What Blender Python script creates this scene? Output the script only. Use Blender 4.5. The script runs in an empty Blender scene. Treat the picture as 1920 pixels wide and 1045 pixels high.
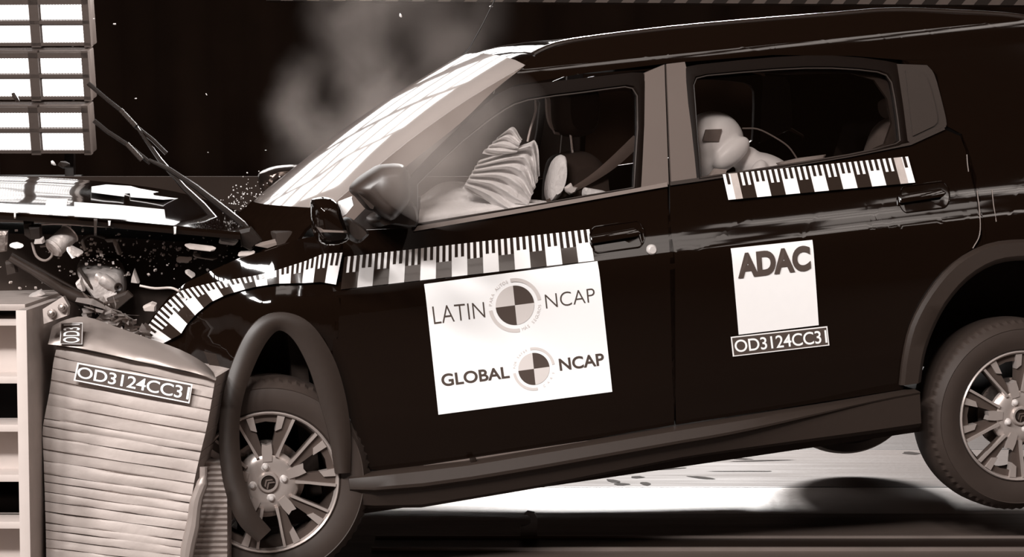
import bpy, bmesh, random
import numpy as np
from math import *
from mathutils import Vector, Matrix, noise as mnoise

random.seed(7)
scn = bpy.context.scene
COL = scn.collection

# ------------------------------------------------------------------ camera
CAMZ = 1.45
PT = radians(4.0)
cam = bpy.data.cameras.new('camera')
cam.sensor_width = 36.0
cam.lens = 36.0 * 3770.0 / 1920.0
cam.clip_end = 200
cam_ob = bpy.data.objects.new('camera', cam)
COL.objects.link(cam_ob)
cam_ob.location = (0, 0, CAMZ)
cam_ob.rotation_euler = (pi / 2 - PT, 0, 0)
scn.camera = cam_ob
scn.view_settings.view_transform = 'Standard'
scn.view_settings.look = 'None'
scn.view_settings.exposure = 0.0
scn.view_settings.gamma = 1.0
scn.view_settings.use_curve_mapping = False

# ------------------------------------------------------------------ world and lights
world = bpy.data.worlds.new('hall')
scn.world = world
world.use_nodes = True
world.node_tree.nodes['Background'].inputs[0].default_value = (1.0, 0.52, 0.30, 1)
world.node_tree.nodes['Background'].inputs[1].default_value = 0.03


def area(name, loc, target, sx, sy, power, color=(1.0, 0.97, 0.95)):
    d = bpy.data.lights.new(name, 'AREA')
    d.shape = 'RECTANGLE'
    d.size, d.size_y = sx, sy
    d.energy = power
    d.color = color
    o = bpy.data.objects.new(name, d)
    COL.objects.link(o)
    o.location = loc
    v = Vector(target) - Vector(loc)
    o.rotation_euler = v.to_track_quat('-Z', 'Y').to_euler()
    return o


# ceiling rig on the camera side
for i in range(6):
    for j in range(4):
        area('ceiling_rig_lamp', (0.4 + 1.6 * i, 0.6 + 0.62 * j, 6.9), (0.2, 7.2, 0.8), 1.25, 0.36, 5.5, (1.0, 0.88, 0.81))
# four strong unseen key lamps added high on the left of the camera side
for (x, y, z) in ((-6.8, 0.6, 6.2), (-5.2, -1.6, 7.0), (-3.4, -2.8, 7.6), (-1.6, -3.4, 8.0)):
    area('added_key_lamp', (x, y, z), (0.2, 7.2, 0.8), 1.3, 0.8, 620)
# compact lamp bank high on the far side of the track
for i in range(3):
    for j in range(2):
        area('far_bank_lamp', (0.3 + 0.75 * i, 15.2, 4.0 + 0.6 * j), (0.4, 8.0, 0.2), 0.6, 0.4, 210)
# softer wall of unseen lamps over the left of the track
for i in range(4):
    for j in range(5):
        area('unseen_far_lamp', (-4.6 + 1.25 * i, 15.4, 3.2 + 0.72 * j), (-0.6, 7.2, 1.4), 1.05, 0.55, 11)

for i in range(5):  # unseen lamps added to carry the roof edge highlight rearward
    for j in range(2):
        area('unseen_far_lamp', (1.6 + 1.25 * i, 15.6, 5.3 + 0.72 * j), (0.6, 7.2, 1.6), 1.05, 0.55, 11)

FLOOR_Z = -0.018

# ------------------------------------------------------------------ projection helpers
F_PX, CX, CY = 3770.0, 960.0, 522.5
CAM = np.array([0, 0, CAMZ])
FW = np.array([0, cos(PT), -sin(PT)])
UPV = np.array([0, sin(PT), cos(PT)])
RV = np.array([1.0, 0, 0])


def ray(x, y):
    return FW + (x - CX) / F_PX * RV - (y - CY) / F_PX * UPV


def at(x, y, d):
    return CAM + d * ray(x, y)


TH, PH = radians(13.0), radians(6.0)
AT = np.array([cos(PH) * cos(TH), cos(PH) * sin(TH), sin(PH)])
AW = np.array([-sin(TH), cos(TH), 0.0])
AV = np.cross(AT, AW)
CAR_O = at(503, 905, 6.57) - 0.33 * AV
WID = 1.75


def to_local(p):
    q = np.array(p) - CAR_O
    return np.array([q @ AT, q @ AW, q @ AV])


CL = to_local(CAM)


def onw(x, y, w):
    """car-local point on the plane at depth w seen at that pixel"""
    r = ray(x, y)
    d = np.array([r @ AT, r @ AW, r @ AV])
    return CL + d * (w - CL[1]) / d[1]


SV = [0.0, 0.12, 0.22, 0.33, 0.5, 0.80, 0.86, 0.90, 0.93, 0.96, 0.99, 1.03, 1.11, 1.2, 1.35, 1.5, 1.59, 1.605, 1.66, 1.69, 1.72]
SW = [0.13, 0.07, 0.04, 0.018, 0.0, 0.0, 0.0, 0.004, 0.016, 0.030, 0.042, 0.055, 0.076, 0.099, 0.136, 0.173, 0.195, 0.212, 0.268, 0.315, 0.40]


def pchip(xs, ys):
    n = len(xs)
    h = [xs[i + 1] - xs[i] for i in range(n - 1)]
    dl = [(ys[i + 1] - ys[i]) / h[i] for i in range(n - 1)]
    m = [dl[0]] + [0 if dl[i - 1] * dl[i] <= 0 else 2 * dl[i - 1] * dl[i] / (dl[i - 1] + dl[i]) for i in range(1, n - 1)] + [dl[-1]]

    def f(x):
        if x <= xs[0]:
            return ys[0] + m[0] * (x - xs[0])
        if x >= xs[-1]:
            return ys[-1] + m[-1] * min(x - xs[-1], 0.1)
        i = 0
        while x > xs[i + 1]:
            i += 1
        t = (x - xs[i]) / h[i]
        return ((1 + 2 * t) * (1 - t) ** 2 * ys[i] + t * (1 - t) ** 2 * h[i] * m[i] +
                t * t * (3 - 2 * t) * ys[i + 1] + t * t * (t - 1) * h[i] * m[i + 1])
    return f


_sv = pchip(SV, SW)


def side(u, v):
    w = _sv(v)
    if u > 2.9:
        w += 0.35 * (u - 2.9) ** 2
    # haunch over the rear wheel
    w -= 0.018 * exp(-((u - 2.7) / 0.5) ** 2 - ((v - 0.72) / 0.16) ** 2)
    return w


def crumple(u, v):
    w = side(u, v)
    k = min(1.0, max(0.0, (0.16 - u) / 0.35))
    p = Vector((u * 6.0, v * 6.0, 3.1))
    w += k * (0.04 * mnoise.noise(p) + 0.014 * mnoise.noise(p * 2.1) + 0.10 * k)
    k2 = exp(-((u - 0.03) / 0.3) ** 2 - ((v - 0.72) / 0.1) ** 2)
    w += 0.02 * k2 * mnoise.noise(Vector((u * 9, v * 14, 7.7)))
    return w


def on(x, y, off=0.0, f=side):
    w = 0.0
    for _ in range(14):
        p = onw(x, y, w)
        w = 0.5 * w + 0.5 * (f(p[0], p[2]) + off)
    return np.array([p[0], w, p[2]])


def cr(pts, n=5):
    """smooth open curve through the points"""
    P = [np.array(p, float) for p in pts]
    out = []
    for i in range(len(P) - 1):
        a = P[i - 1] if i else 2 * P[0] - P[1]
        b, c = P[i], P[i + 1]
        d = P[i + 2] if i + 2 < len(P) else 2 * P[-1] - P[-2]
        for k in range(n):
            t = k / n
            out.append(0.5 * (2 * b + (c - a) * t + (2 * a - 5 * b + 4 * c - d) * t * t + (3 * b - a - 3 * c + d) * t ** 3))
    out.append(P[-1])
    return [tuple(p) for p in out]


def crc(pts, n=4):
    """smooth closed curve"""
    P = [np.array(p, float) for p in pts]
    m = len(P)
    out = []
    for i in range(m):
        a, b, c, d = P[i - 1], P[i], P[(i + 1) % m], P[(i + 2) % m]
        for k in range(n):
            t = k / n
            out.append(tuple(0.5 * (2 * b + (c - a) * t + (2 * a - 5 * b + 4 * c - d) * t * t + (3 * b - a - 3 * c + d) * t ** 3)))
    return out


# ------------------------------------------------------------------ materials
TG = [0, 13, 31, 46, 70, 98, 145, 178, 228, 250, 255]
TR = [5, 22, 40, 56, 82, 110, 157, 190, 233, 251, 255]
TB = [0, 8, 26, 41, 64, 92, 139, 172, 226, 250, 255]


def s2l(c):
    c /= 255.0
    return c / 12.92 if c <= 0.04045 else ((c + 0.055) / 1.055) ** 2.4


def tone(g):
    return (s2l(float(np.interp(g, TG, TR))), s2l(float(g)), s2l(float(np.interp(g, TG, TB))), 1.0)


def mat(name, g, rough=0.5, metal=0.0, spec=0.5, coat=0.0, var=0.12, scale=30.0, bump=0.0, bscale=None, emit=None):
    m = bpy.data.materials.new(name)
    m.use_nodes = True
    nt = m.node_tree
    b = nt.nodes['Principled BSDF']
    tc = nt.nodes.new('ShaderNodeTexCoord')
    nz = nt.nodes.new('ShaderNodeTexNoise')
    nz.inputs['Scale'].default_value = scale
    nz.inputs['Detail'].default_value = 4
    nt.links.new(tc.outputs['Object'], nz.inputs['Vector'])
    mx = nt.nodes.new('ShaderNodeMix')
    mx.data_type = 'RGBA'
    c = tone(g)
    mx.inputs['A'].default_value = tuple(x * (1 - var) for x in c[:3]) + (1,)
    mx.inputs['B'].default_value = tuple(min(1, x * (1 + var)) for x in c[:3]) + (1,)
    nt.links.new(nz.outputs['Fac'], mx.inputs['Factor'])
    nt.links.new(mx.outputs['Result'], b.inputs['Base Color'])
    b.inputs['Roughness'].default_value = rough
    b.inputs['Metallic'].default_value = metal
    b.inputs['Specular IOR Level'].default_value = spec
    b.inputs['Coat Weight'].default_value = coat
    b.inputs['Coat Roughness'].default_value = 0.03
    if bump:
        n2 = nt.nodes.new('ShaderNodeTexNoise')
        n2.inputs['Scale'].default_value = bscale or scale
        n2.inputs['Detail'].default_value = 3
        nt.links.new(tc.outputs['Object'], n2.inputs['Vector'])
        bp = nt.nodes.new('ShaderNodeBump')
        bp.inputs['Strength'].default_value = bump
        bp.inputs['Distance'].default_value = 0.02
        nt.links.new(n2.outputs['Fac'], bp.inputs['Height'])
        nt.links.new(bp.outputs['Normal'], b.inputs['Normal'])
    if emit:
        b.inputs['Emission Color'].default_value = (1, 0.99, 0.985, 1)
        b.inputs['Emission Strength'].default_value = emit
    return m


M = {}
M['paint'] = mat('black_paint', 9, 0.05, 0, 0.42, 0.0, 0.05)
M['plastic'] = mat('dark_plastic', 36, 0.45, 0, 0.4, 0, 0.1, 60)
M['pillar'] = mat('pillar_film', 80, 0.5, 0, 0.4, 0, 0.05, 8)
M['apillar'] = mat('pillar_haze_sheen', 88, 0.25, 0, 0.5, 0.3, 0.05)  # grey tint stands in for smoke haze and lamp sheen on black paint
M['cowl'] = mat('cowl_plastic', 10, 0.8, 0, 0.0, 0, 0.2)
M['edgegloss'] = mat('roof_edge_paint', 20, 0.28, 0, 0.9, 0.5, 0.05)
M['case'] = mat('mirror_case', 44, 0.42, 0, 0.7, 0.0, 0.05)
M['gloss'] = mat('gloss_case', 70, 0.18, 0.85, 0.6, 0, 0.05)
M['silver'] = mat('bright_silver', 205, 0.3, 0.25, 0.6, 0, 0.04)
M['frame'] = mat('window_rubber', 9, 0.6, 0, 0.08, 0, 0.1)
M['trim'] = mat('belt_trim', 105, 0.3, 0, 0.5, 0, 0.05)
M['black'] = mat('black_plastic', 18, 0.4, 0, 0.4, 0, 0.2)
M['darkin'] = mat('dark_interior', 36, 0.8, 0, 0.2, 0, 0.2)
M['seat'] = mat('seat_fabric', 105, 0.9, 0, 0.1, 0, 0.15, 80)
M['headliner'] = mat('pillar_lining', 170, 0.9, 0, 0.1)
M['tyre'] = mat('tyre_rubber', 44, 0.6, 0, 0.3, 0, 0.12, 25)
M['rim'] = mat('rim_alloy', 165, 0.3, 0.45, 0.5, 0, 0.05)
M['spoke'] = mat('spoke_grey', 72, 0.4, 0.3, 0.5, 0, 0.05)
M['rimdark'] = mat('rim_barrel', 60, 0.45, 0.5)
M['chrome'] = mat('chrome', 225, 0.1, 1.0)
M['steel'] = mat('bare_steel', 150, 0.35, 0.9, 0.5, 0, 0.2, 40, 0.2)
M['alu'] = mat('cast_aluminium', 190, 0.45, 0.5, 0.5, 0, 0.15, 30, 0.3, 25)
M['white'] = mat('white_vinyl', 246, 0.45, 0, 0.3, 0, 0.01)
M['offwhite'] = mat('offwhite_vinyl', 234, 0.5, 0, 0.3, 0, 0.02)
M['ink'] = mat('dark_ink', 66, 0.45, 0, 0.4, 0, 0.04)
M['inkmid'] = mat('mid_ink', 92, 0.5, 0, 0.3, 0, 0.04)
M['inkpale'] = mat('pale_ink', 205, 0.5, 0, 0.3, 0, 0.02)
M['inklight'] = mat('light_ink', 222, 0.5, 0, 0.3, 0, 0.02)
M['rulerdark'] = mat('ruler_black', 34, 0.12, 0, 0.5, 0.2, 0.05)
M['tape'] = mat('grey_tape', 170, 0.4, 0, 0.4, 0, 0.2, 40)
M['dummy'] = mat('dummy_skin', 232, 0.4, 0, 0.4, 0, 0.04)
M['marker'] = mat('marker_grey', 100, 0.6)
M['airbag'] = mat('airbag_cloth', 246, 0.75, 0, 0.2, 0, 0.06, 20, 0.3, 60)
M['honey'] = mat('aluminium_honeycomb', 158, 0.6, 0.1, 0.5, 0, 0.12, 14, 0.15, 18)
M['sheet'] = mat('aluminium_sheet', 140, 0.38, 0.35, 0.5, 0, 0.08, 10, 0.1, 8)
M['whitesteel'] = mat('white_painted_steel', 178, 0.4, 0, 0.4, 0, 0.06, 18)
M['greysteel'] = mat('grey_steel_plate', 160, 0.45, 0.3, 0.5, 0, 0.18, 16)
M['lampcase'] = mat('lamp_housing', 84, 0.45, 0.3)
M['wall'] = mat('dark_curtain', 13, 0.95, 0, 0.05, 0, 0.25, 3)
M['lowwall'] = mat('dark_grey_board', 40, 0.85, 0, 0.1, 0, 0.12, 4)
M['stripe'] = mat('stripe_grey', 78, 0.7, 0, 0.2)
M['stripeb'] = mat('stripe_black', 26, 0.7, 0, 0.2)
M['belt'] = mat('seat_belt_webbing', 78, 0.8, 0, 0.2)
M['shard'] = mat('pale_fragment', 220, 0.4, 0, 0.5)
M['rail'] = mat('rail_steel', 105, 0.35, 0.2, 0.5, 0, 0.25, 6)
M['hook'] = mat('hook_grey', 88, 0.6)
M['cable'] = mat('grey_cable', 105, 0.5)


def windshield_mat():
    m = mat('hazed_windshield', 178, 0.08, 0, 0.5, 0.6, 0.06, 5)
    nt = m.node_tree
    b = nt.nodes['Principled BSDF']
    out = [n_ for n_ in nt.nodes if n_.type == 'OUTPUT_MATERIAL'][0]
    tl = nt.nodes.new('ShaderNodeBsdfTranslucent')
    tl.inputs[0].default_value = (0.8, 0.76, 0.74, 1)
    ad = nt.nodes.new('ShaderNodeMixShader')
    ad.inputs[0].default_value = 0.4
    nt.links.new(b.outputs[0], ad.inputs[1])
    nt.links.new(tl.outputs[0], ad.inputs[2])
    nt.links.new(ad.outputs[0], out.inputs['Surface'])
    return m


M['windshield'] = windshield_mat()


def glass_mat(name, haze=0.0):
    m = bpy.data.materials.new(name)
    m.use_nodes = True
    nt = m.node_tree
    nt.nodes.clear()
    out = nt.nodes.new('ShaderNodeOutputMaterial')
    tr = nt.nodes.new('ShaderNodeBsdfTransparent')
    tr.inputs[0].default_value = (0.93, 0.91, 0.90, 1)
    gl = nt.nodes.new('ShaderNodeBsdfGlossy')
    gl.inputs['Roughness'].default_value = 0.01
    fr = nt.nodes.new('ShaderNodeFresnel')
    fr.inputs['IOR'].default_value = 1.5
    mx = nt.nodes.new('ShaderNodeMixShader')
    nt.links.new(fr.outputs[0], mx.inputs[0])
    nt.links.new(tr.outputs[0], mx.inputs[1])
    nt.links.new(gl.outputs[0], mx.inputs[2])
    nt.links.new(mx.outputs[0], out.inputs[0])
    return m


M['glass'] = glass_mat('window_glass')


def led_mat():
    m = bpy.data.materials.new('led_matrix')
    m.use_nodes = True
    nt = m.node_tree
    b = nt.nodes['Principled BSDF']
    b.inputs['Base Color'].default_value = tone(200)
    tc = nt.nodes.new('ShaderNodeTexCoord')
    w = nt.nodes.new('ShaderNodeTexWave')
    w.bands_direction = 'Z'
    w.inputs['Scale'].default_value = 13.0
    w2 = nt.nodes.new('ShaderNodeTexWave')
    w2.bands_direction = 'X'
    w2.inputs['Scale'].default_value = 16.0
    nt.links.new(tc.outputs['Object'], w.inputs['Vector'])
    nt.links.new(tc.outputs['Object'], w2.inputs['Vector'])
    a = nt.nodes.new('ShaderNodeMath')
    a.operation = 'MULTIPLY'
    nt.links.new(w.outputs['Fac'], a.inputs[0])
    nt.links.new(w2.outputs['Fac'], a.inputs[1])
    mr = nt.nodes.new('ShaderNodeMapRange')
    mr.inputs['To Min'].default_value = 0.82
    mr.inputs['To Max'].default_value = 4.0
    nt.links.new(a.outputs[0], mr.inputs['Value'])
    b.inputs['Emission Color'].default_value = (1, 0.975, 0.965, 1)
    nt.links.new(mr.outputs[0], b.inputs['Emission Strength'])
    return m


M['led'] = led_mat()


# ------------------------------------------------------------------ object helpers
def link(name, me, m=None, parent=None, smooth=True, ang=35):
    o = bpy.data.objects.new(name, me)
    COL.objects.link(o)
    if m is not None:
        me.materials.append(M[m] if isinstance(m, str) else m)
    if parent is not None:
        o.parent = parent
    if smooth and len(me.polygons):
        me.shade_smooth()
        me.set_sharp_from_angle(angle=radians(ang))
    return o


def from_bm(name, bm, m, parent=None, smooth=True, ang=35):
    me = bpy.data.meshes.new(name)
    bm.normal_update()
    bm.to_mesh(me)
    bm.free()
    return link(name, me, m, parent, smooth, ang)


def empty(name, loc=(0, 0, 0), parent=None):
    o = bpy.data.objects.new(name, None)
    o.empty_display_size = 0.1
    COL.objects.link(o)
    o.location = loc
    if parent is not None:
        o.parent = parent
    return o


def tag(o, label=None, cat=None, group=None, kind=None):
    if label:
        o['label'] = label
    if cat:
        o['category'] = cat
    if group:
        o['group'] = group
    if kind:
        o['kind'] = kind
    return o


def add_box(bm, c, s, R=None):
    vs = []
    for dx in (-.5, .5):
        for dy in (-.5, .5):
            for dz in (-.5, .5):
                p = Vector((dx * s[0], dy * s[1], dz * s[2]))
                if R is not None:
                    p = R @ p
                vs.append(bm.verts.new(p + Vector(c)))
    for f in ((0, 1, 3, 2), (4, 6, 7, 5), (0, 4, 5, 1), (2, 3, 7, 6), (0, 2, 6, 4), (1, 5, 7, 3)):
        bm.faces.new([vs[i] for i in f])


def bevel_all(bm, w, seg=2):
    bmesh.ops.bevel(bm, geom=bm.edges[:], offset=w, segments=seg, affect='EDGES', profile=0.6)


def box(name, c, s, m, parent=None, R=None, bev=0.0):
    bm = bmesh.new()
    add_box(bm, c, s, R)
    bmesh.ops.recalc_face_normals(bm, faces=bm.faces[:])
    if bev:
        bevel_all(bm, bev)
    return from_bm(name, bm, m, parent)


def add_tube(bm, pts, r, seg=8, cap=True):
    P = [Vector(p) for p in pts]
    rs = r if isinstance(r, (list, tuple)) else [r] * len(P)
    rings = []
    t0 = (P[1] - P[0]).normalized()
    nrm = t0.orthogonal().normalized()
    for i, p in enumerate(P):
        t = (P[min(i + 1, len(P) - 1)] - P[max(i - 1, 0)]).normalized()
        nrm = (nrm - t * nrm.dot(t))
        nrm = nrm.normalized() if nrm.length > 1e-6 else t.orthogonal().normalized()
        b = t.cross(nrm)
        rings.append([bm.verts.new(p + rs[i] * (cos(2 * pi * k / seg) * nrm + sin(2 * pi * k / seg) * b)) for k in range(seg)])
    for i in range(len(rings) - 1):
        for k in range(seg):
            bm.faces.new((rings[i][k], rings[i][(k + 1) % seg], rings[i + 1][(k + 1) % seg], rings[i + 1][k]))
    if cap:
        bm.faces.new(rings[0][::-1])
        bm.faces.new(rings[-1])


def tube(name, pts, r, m, parent=None, seg=8):
    bm = bmesh.new()
    add_tube(bm, pts, r, seg)
    bmesh.ops.recalc_face_normals(bm, faces=bm.faces[:])
    return from_bm(name, bm, m, parent)


def add_lathe(bm, prof, seg=48, axis_y=True, a0=0.0):
    """prof: list of (radius, y); revolved about the y axis"""
    rings = []
    for r, y in prof:
        rings.append([bm.verts.new((r * cos(a0 + 2 * pi * k / seg), y, r * sin(a0 + 2 * pi * k / seg))) for k in range(seg)])
    for i in range(len(rings) - 1):
        for k in range(seg):
            bm.faces.new((rings[i][k], rings[i][(k + 1) % seg], rings[i + 1][(k + 1) % seg], rings[i + 1][k]))
    return rings


def add_prism(bm, poly, y0, y1):
    """poly: (x,z) list extruded along y"""
    a = [bm.verts.new((x, y0, z)) for x, z in poly]
    b = [bm.verts.new((x, y1, z)) for x, z in poly]
    n = len(poly)
    bm.faces.new(a)
    bm.faces.new(b[::-1])
    for i in range(n):
        bm.faces.new((a[i], b[i], b[(i + 1) % n], a[(i + 1) % n]))


def gridded(L2, step):
    """flat triangulated mesh in the (u, v) plane cut by a grid, u=x, v=z, y=0"""
    bm = bmesh.new()
    vs = [bm.verts.new((u, 0, v)) for u, v in L2]
    bm.faces.new(vs)
    bmesh.ops.triangulate(bm, faces=bm.faces[:], ngon_method='EAR_CLIP')
    us = [p[0] for p in L2]
    vv = [p[1] for p in L2]
    for a, b, no in ((min(us), max(us), (1, 0, 0)), (min(vv), max(vv), (0, 0, 1))):
        x = (floor(a / step) + 1) * step
        while x < b:
            bmesh.ops.bisect_plane(bm, geom=bm.verts[:] + bm.edges[:] + bm.faces[:], plane_co=(x * no[0], 0, x * no[2]), plane_no=no, dist=1e-6)
            x += step
    return bm


FAR = []


def panel(name, pts, m, parent, off=0.0, thick=0.012, f=side, step=0.05, far=False, ang=35):
    L = [on(x, y, off, f) for x, y in pts]
    bm = gridded([(p[0], p[2]) for p in L], step)
    for v in bm.verts:
        v.co.y = f(v.co.x, v.co.z) + off
    bm.normal_update()
    for fc in bm.faces:
        if fc.normal.y > 0:
            fc.normal_flip()
    if thick:
        edges = [e for e in bm.edges if e.is_boundary]
        top = {v: bm.verts.new(v.co + Vector((0, thick, 0))) for v in bm.verts[:]}
        newf = []
        for fc in bm.faces[:]:
            newf.append([top[v] for v in fc.verts][::-1])
        for vs in newf:
            bm.faces.new(vs)
        for e in edges:
            lo = e.link_loops[0]
            a, b = lo.vert, lo.link_loop_next.vert
            bm.faces.new((b, a, top[a], top[b]))
    o = from_bm(name, bm, m, parent, True, ang)
    if far:
        FAR.append(o)
    return o


def ring_panel(name, outer, inner, m, parent, off=0.0, thick=0.02, f=side, far=False, n=4, lip=0.0):
    """closed frame between two loops with the same number of points"""
    A = [on(x, y, off, f) for x, y in crc(outer, n)] if n > 1 else [on(x, y, off, f) for x, y in outer]
    B = [on(x, y, off, f) for x, y in crc(inner, n)] if n > 1 else [on(x, y, off, f) for x, y in inner]
    bm = bmesh.new()
    N = len(A)
    rows = []
    for s, dy in ((0.0, thick), (0.0, 0.0), (0.5, -lip), (0.85, -lip), (1.0, 0.004), (1.0, thick)):
        rows.append([bm.verts.new((A[i] * (1 - s) + B[i] * s) + np.array([0, dy, 0])) for i in range(N)])
    for r in range(len(rows)):
        q = rows[(r + 1) % len(rows)]
        for i in range(N):
            bm.faces.new((rows[r][i], rows[r][(i + 1) % N], q[(i + 1) % N], q[i]))
    bmesh.ops.recalc_face_normals(bm, faces=bm.faces[:])
    o = from_bm(name, bm, m, parent, True, 40)
    if far:
        FAR.append(o)
        bm = bmesh.new()
        Q = [Vector(p) + Vector((0, 0.001, 0)) for p in B]
        add_tube(bm, Q + [Q[0]], 0.0028, 6, False)
        bmesh.ops.recalc_face_normals(bm, faces=bm.faces[:])
        from_bm('window_seal', bm, 'plastic', parent)
    return o


def puff(name, poly, w0, w1, m, parent, rnd=0.5, k=7, world_d=None, drift=(0, 0), smooth=True, ang=50):
    """solid with the outline POLY (pixels at mid depth), rounded towards its two ends"""
    wm = 0.5 * (w0 + w1)
    L = [onw(x, y, wm) for x, y in poly]
    c = np.mean(L, axis=0)
    bm = bmesh.new()
    rows = []
    for i in range(k):
        t = -1 + 2 * i / (k - 1)
        s = (1 - rnd) + rnd * sqrt(max(0.0, 1 - t * t)) if abs(t) < 1 else (1 - rnd) + rnd * 0.12
        w = wm + 0.5 * (w1 - w0) * t
        rows.append([bm.verts.new((c[0] + (p[0] - c[0]) * s + drift[0] * t, w, c[2] + (p[2] - c[2]) * s + drift[1] * t)) for p in L])
    n = len(L)
    for i in range(k - 1):
        for j in range(n):
            bm.faces.new((rows[i][j], rows[i][(j + 1) % n], rows[i + 1][(j + 1) % n], rows[i + 1][j]))
    bm.faces.new(rows[0])
    bm.faces.new(rows[-1])
    bmesh.ops.recalc_face_normals(bm, faces=bm.faces[:])
    return from_bm(name, bm, m, parent, smooth, ang)


def ribbon(name, pts, m, parent, thick=0.02, crown=0.008, seg=6):
    """strip along a pixel centreline; pts = (x, y, w, half width px)"""
    P = cr([p for p in pts], 6)
    bm = bmesh.new()
    rows = []
    for i, p in enumerate(P):
        a, b = P[max(i - 1, 0)], P[min(i + 1, len(P) - 1)]
        tx, ty = b[0] - a[0], b[1] - a[1]
        l = hypot(tx, ty) or 1
        nx, ny = -ty / l, tx / l
        row = []
        for k in range(seg + 1):
            s = -1 + 2 * k / seg
            q = onw(p[0] + nx * s * p[3], p[1] + ny * s * p[3], p[2] - crown * (1 - s * s))
            row.append(bm.verts.new(q))
        for k in range(seg, -1, -1):
            s = -1 + 2 * k / seg
            q = onw(p[0] + nx * s * p[3], p[1] + ny * s * p[3], p[2] - crown * (1 - s * s)) + np.array([0, thick, 0])
            row.append(bm.verts.new(q))
        rows.append(row)
    n = len(rows[0])
    for i in range(len(rows) - 1):
        for k in range(n):
            bm.faces.new((rows[i][k], rows[i][(k + 1) % n], rows[i + 1][(k + 1) % n], rows[i + 1][k]))
    bm.faces.new(rows[0])
    bm.faces.new(rows[-1])
    bmesh.ops.recalc_face_normals(bm, faces=bm.faces[:])
    return from_bm(name, bm, m, parent, True, 40)


def text_data(s, bold=0.0, space=1.0):
    c = bpy.data.curves.new('text', 'FONT')
    c.body = s
    c.offset = bold
    c.space_character = space
    c.resolution_u = 6
    o = bpy.data.objects.new('text', c)
    COL.objects.link(o)
    dg = bpy.context.evaluated_depsgraph_get()
    me = bpy.data.meshes.new_from_object(o.evaluated_get(dg))
    bpy.data.objects.remove(o)
    bpy.data.curves.remove(c)
    V = np.array([v.co[:2] for v in me.vertices])
    Fc = [tuple(p.vertices) for p in me.polygons]
    bpy.data.meshes.remove(me)
    return V, Fc


def flat_mesh(name, V3, Fc, m, parent, thick=0.0):
    me = bpy.data.meshes.new(name)
    me.from_pydata([tuple(v) for v in V3], [], Fc)
    me.validate()
    bm = bmesh.new()
    bm.from_mesh(me)
    bpy.data.meshes.remove(me)
    bm.normal_update()
    return from_bm(name, bm, m, parent, False)


# ------------------------------------------------------------------ the setting
def structure(o):
    o['kind'] = 'structure'
    return o


def floor_mat(name, g, rough, spec=0.5):
    m = mat(name, g, rough, 0, spec, 0, 0.15, 2.2, 0.06, 40)
    nt = m.node_tree
    b = nt.nodes['Principled BSDF']
    nz = nt.nodes.new('ShaderNodeTexNoise')
    nz.inputs['Scale'].default_value = 5
    mp = nt.nodes.new('ShaderNodeMapping')
    mp.inputs['Scale'].default_value = (0.3, 4, 1)
    tc = nt.nodes.new('ShaderNodeTexCoord')
    nt.links.new(tc.outputs['Object'], mp.inputs['Vector'])
    nt.links.new(mp.outputs[0], nz.inputs['Vector'])
    mr = nt.nodes.new('ShaderNodeMapRange')
    mr.inputs['To Min'].default_value = rough * 0.75
    mr.inputs['To Max'].default_value = rough * 1.3
    nt.links.new(nz.outputs['Fac'], mr.inputs['Value'])
    nt.links.new(mr.outputs[0], b.inputs['Roughness'])
    return m


def slab(name, x0, x1, y0, y1, z0, z1, m):
    return structure(box(name, ((x0 + x1) / 2, (y0 + y1) / 2, (z0 + z1) / 2), (x1 - x0, y1 - y0, z1 - z0), m))


slab('floor', -12, 12, -4, 20, FLOOR_Z - 0.3, FLOOR_Z, floor_mat('pale_floor', 158, 0.4))
slab('trim_4', -12, 12, 8.39, 9.4, FLOOR_Z, FLOOR_Z + 0.001, floor_mat('scuffed_floor', 92, 0.6, 0.12))
slab('trim_5', -12, 12, 9.41, 16.9, FLOOR_Z, FLOOR_Z + 0.001, floor_mat('grey_floor', 58, 0.6, 0.15))
slab('trim_1', -12, 12, -4, 7.78, FLOOR_Z, FLOOR_Z + 0.002, floor_mat('dark_track', 74, 0.4))
# seams across the pale floor
for k, d in enumerate((8.38, 9.4)):
    slab('trim_%d' % (k + 2), -12, 12, d, d + 0.012, FLOOR_Z, FLOOR_Z + 0.0015, 'black')

bm = bmesh.new()
N = 160
rows = []
for i in range(N + 1):
    x = -12 + 24 * i / N
    y = 17.0 + 0.12 * sin(i * 1.3) + 0.06 * sin(i * 0.47)
    rows.append((bm.verts.new((x, y, FLOOR_Z)), bm.verts.new((x, y, 9.0))))
for i in range(N):
    bm.faces.new((rows[i][0], rows[i + 1][0], rows[i + 1][1], rows[i][1]))
structure(from_bm('wall_back', bm, 'wall', None, True, 80))
slab('wall_left', -12.2, -12, -4, 20, FLOOR_Z, 9, 'wall')
slab('wall_right', 12, 12.2, -4, 20, FLOOR_Z, 9, 'wall')
slab('wall_low', -4.1, 6.0, 12.0, 12.1, FLOOR_Z, 1.22, 'lowwall')

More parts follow.
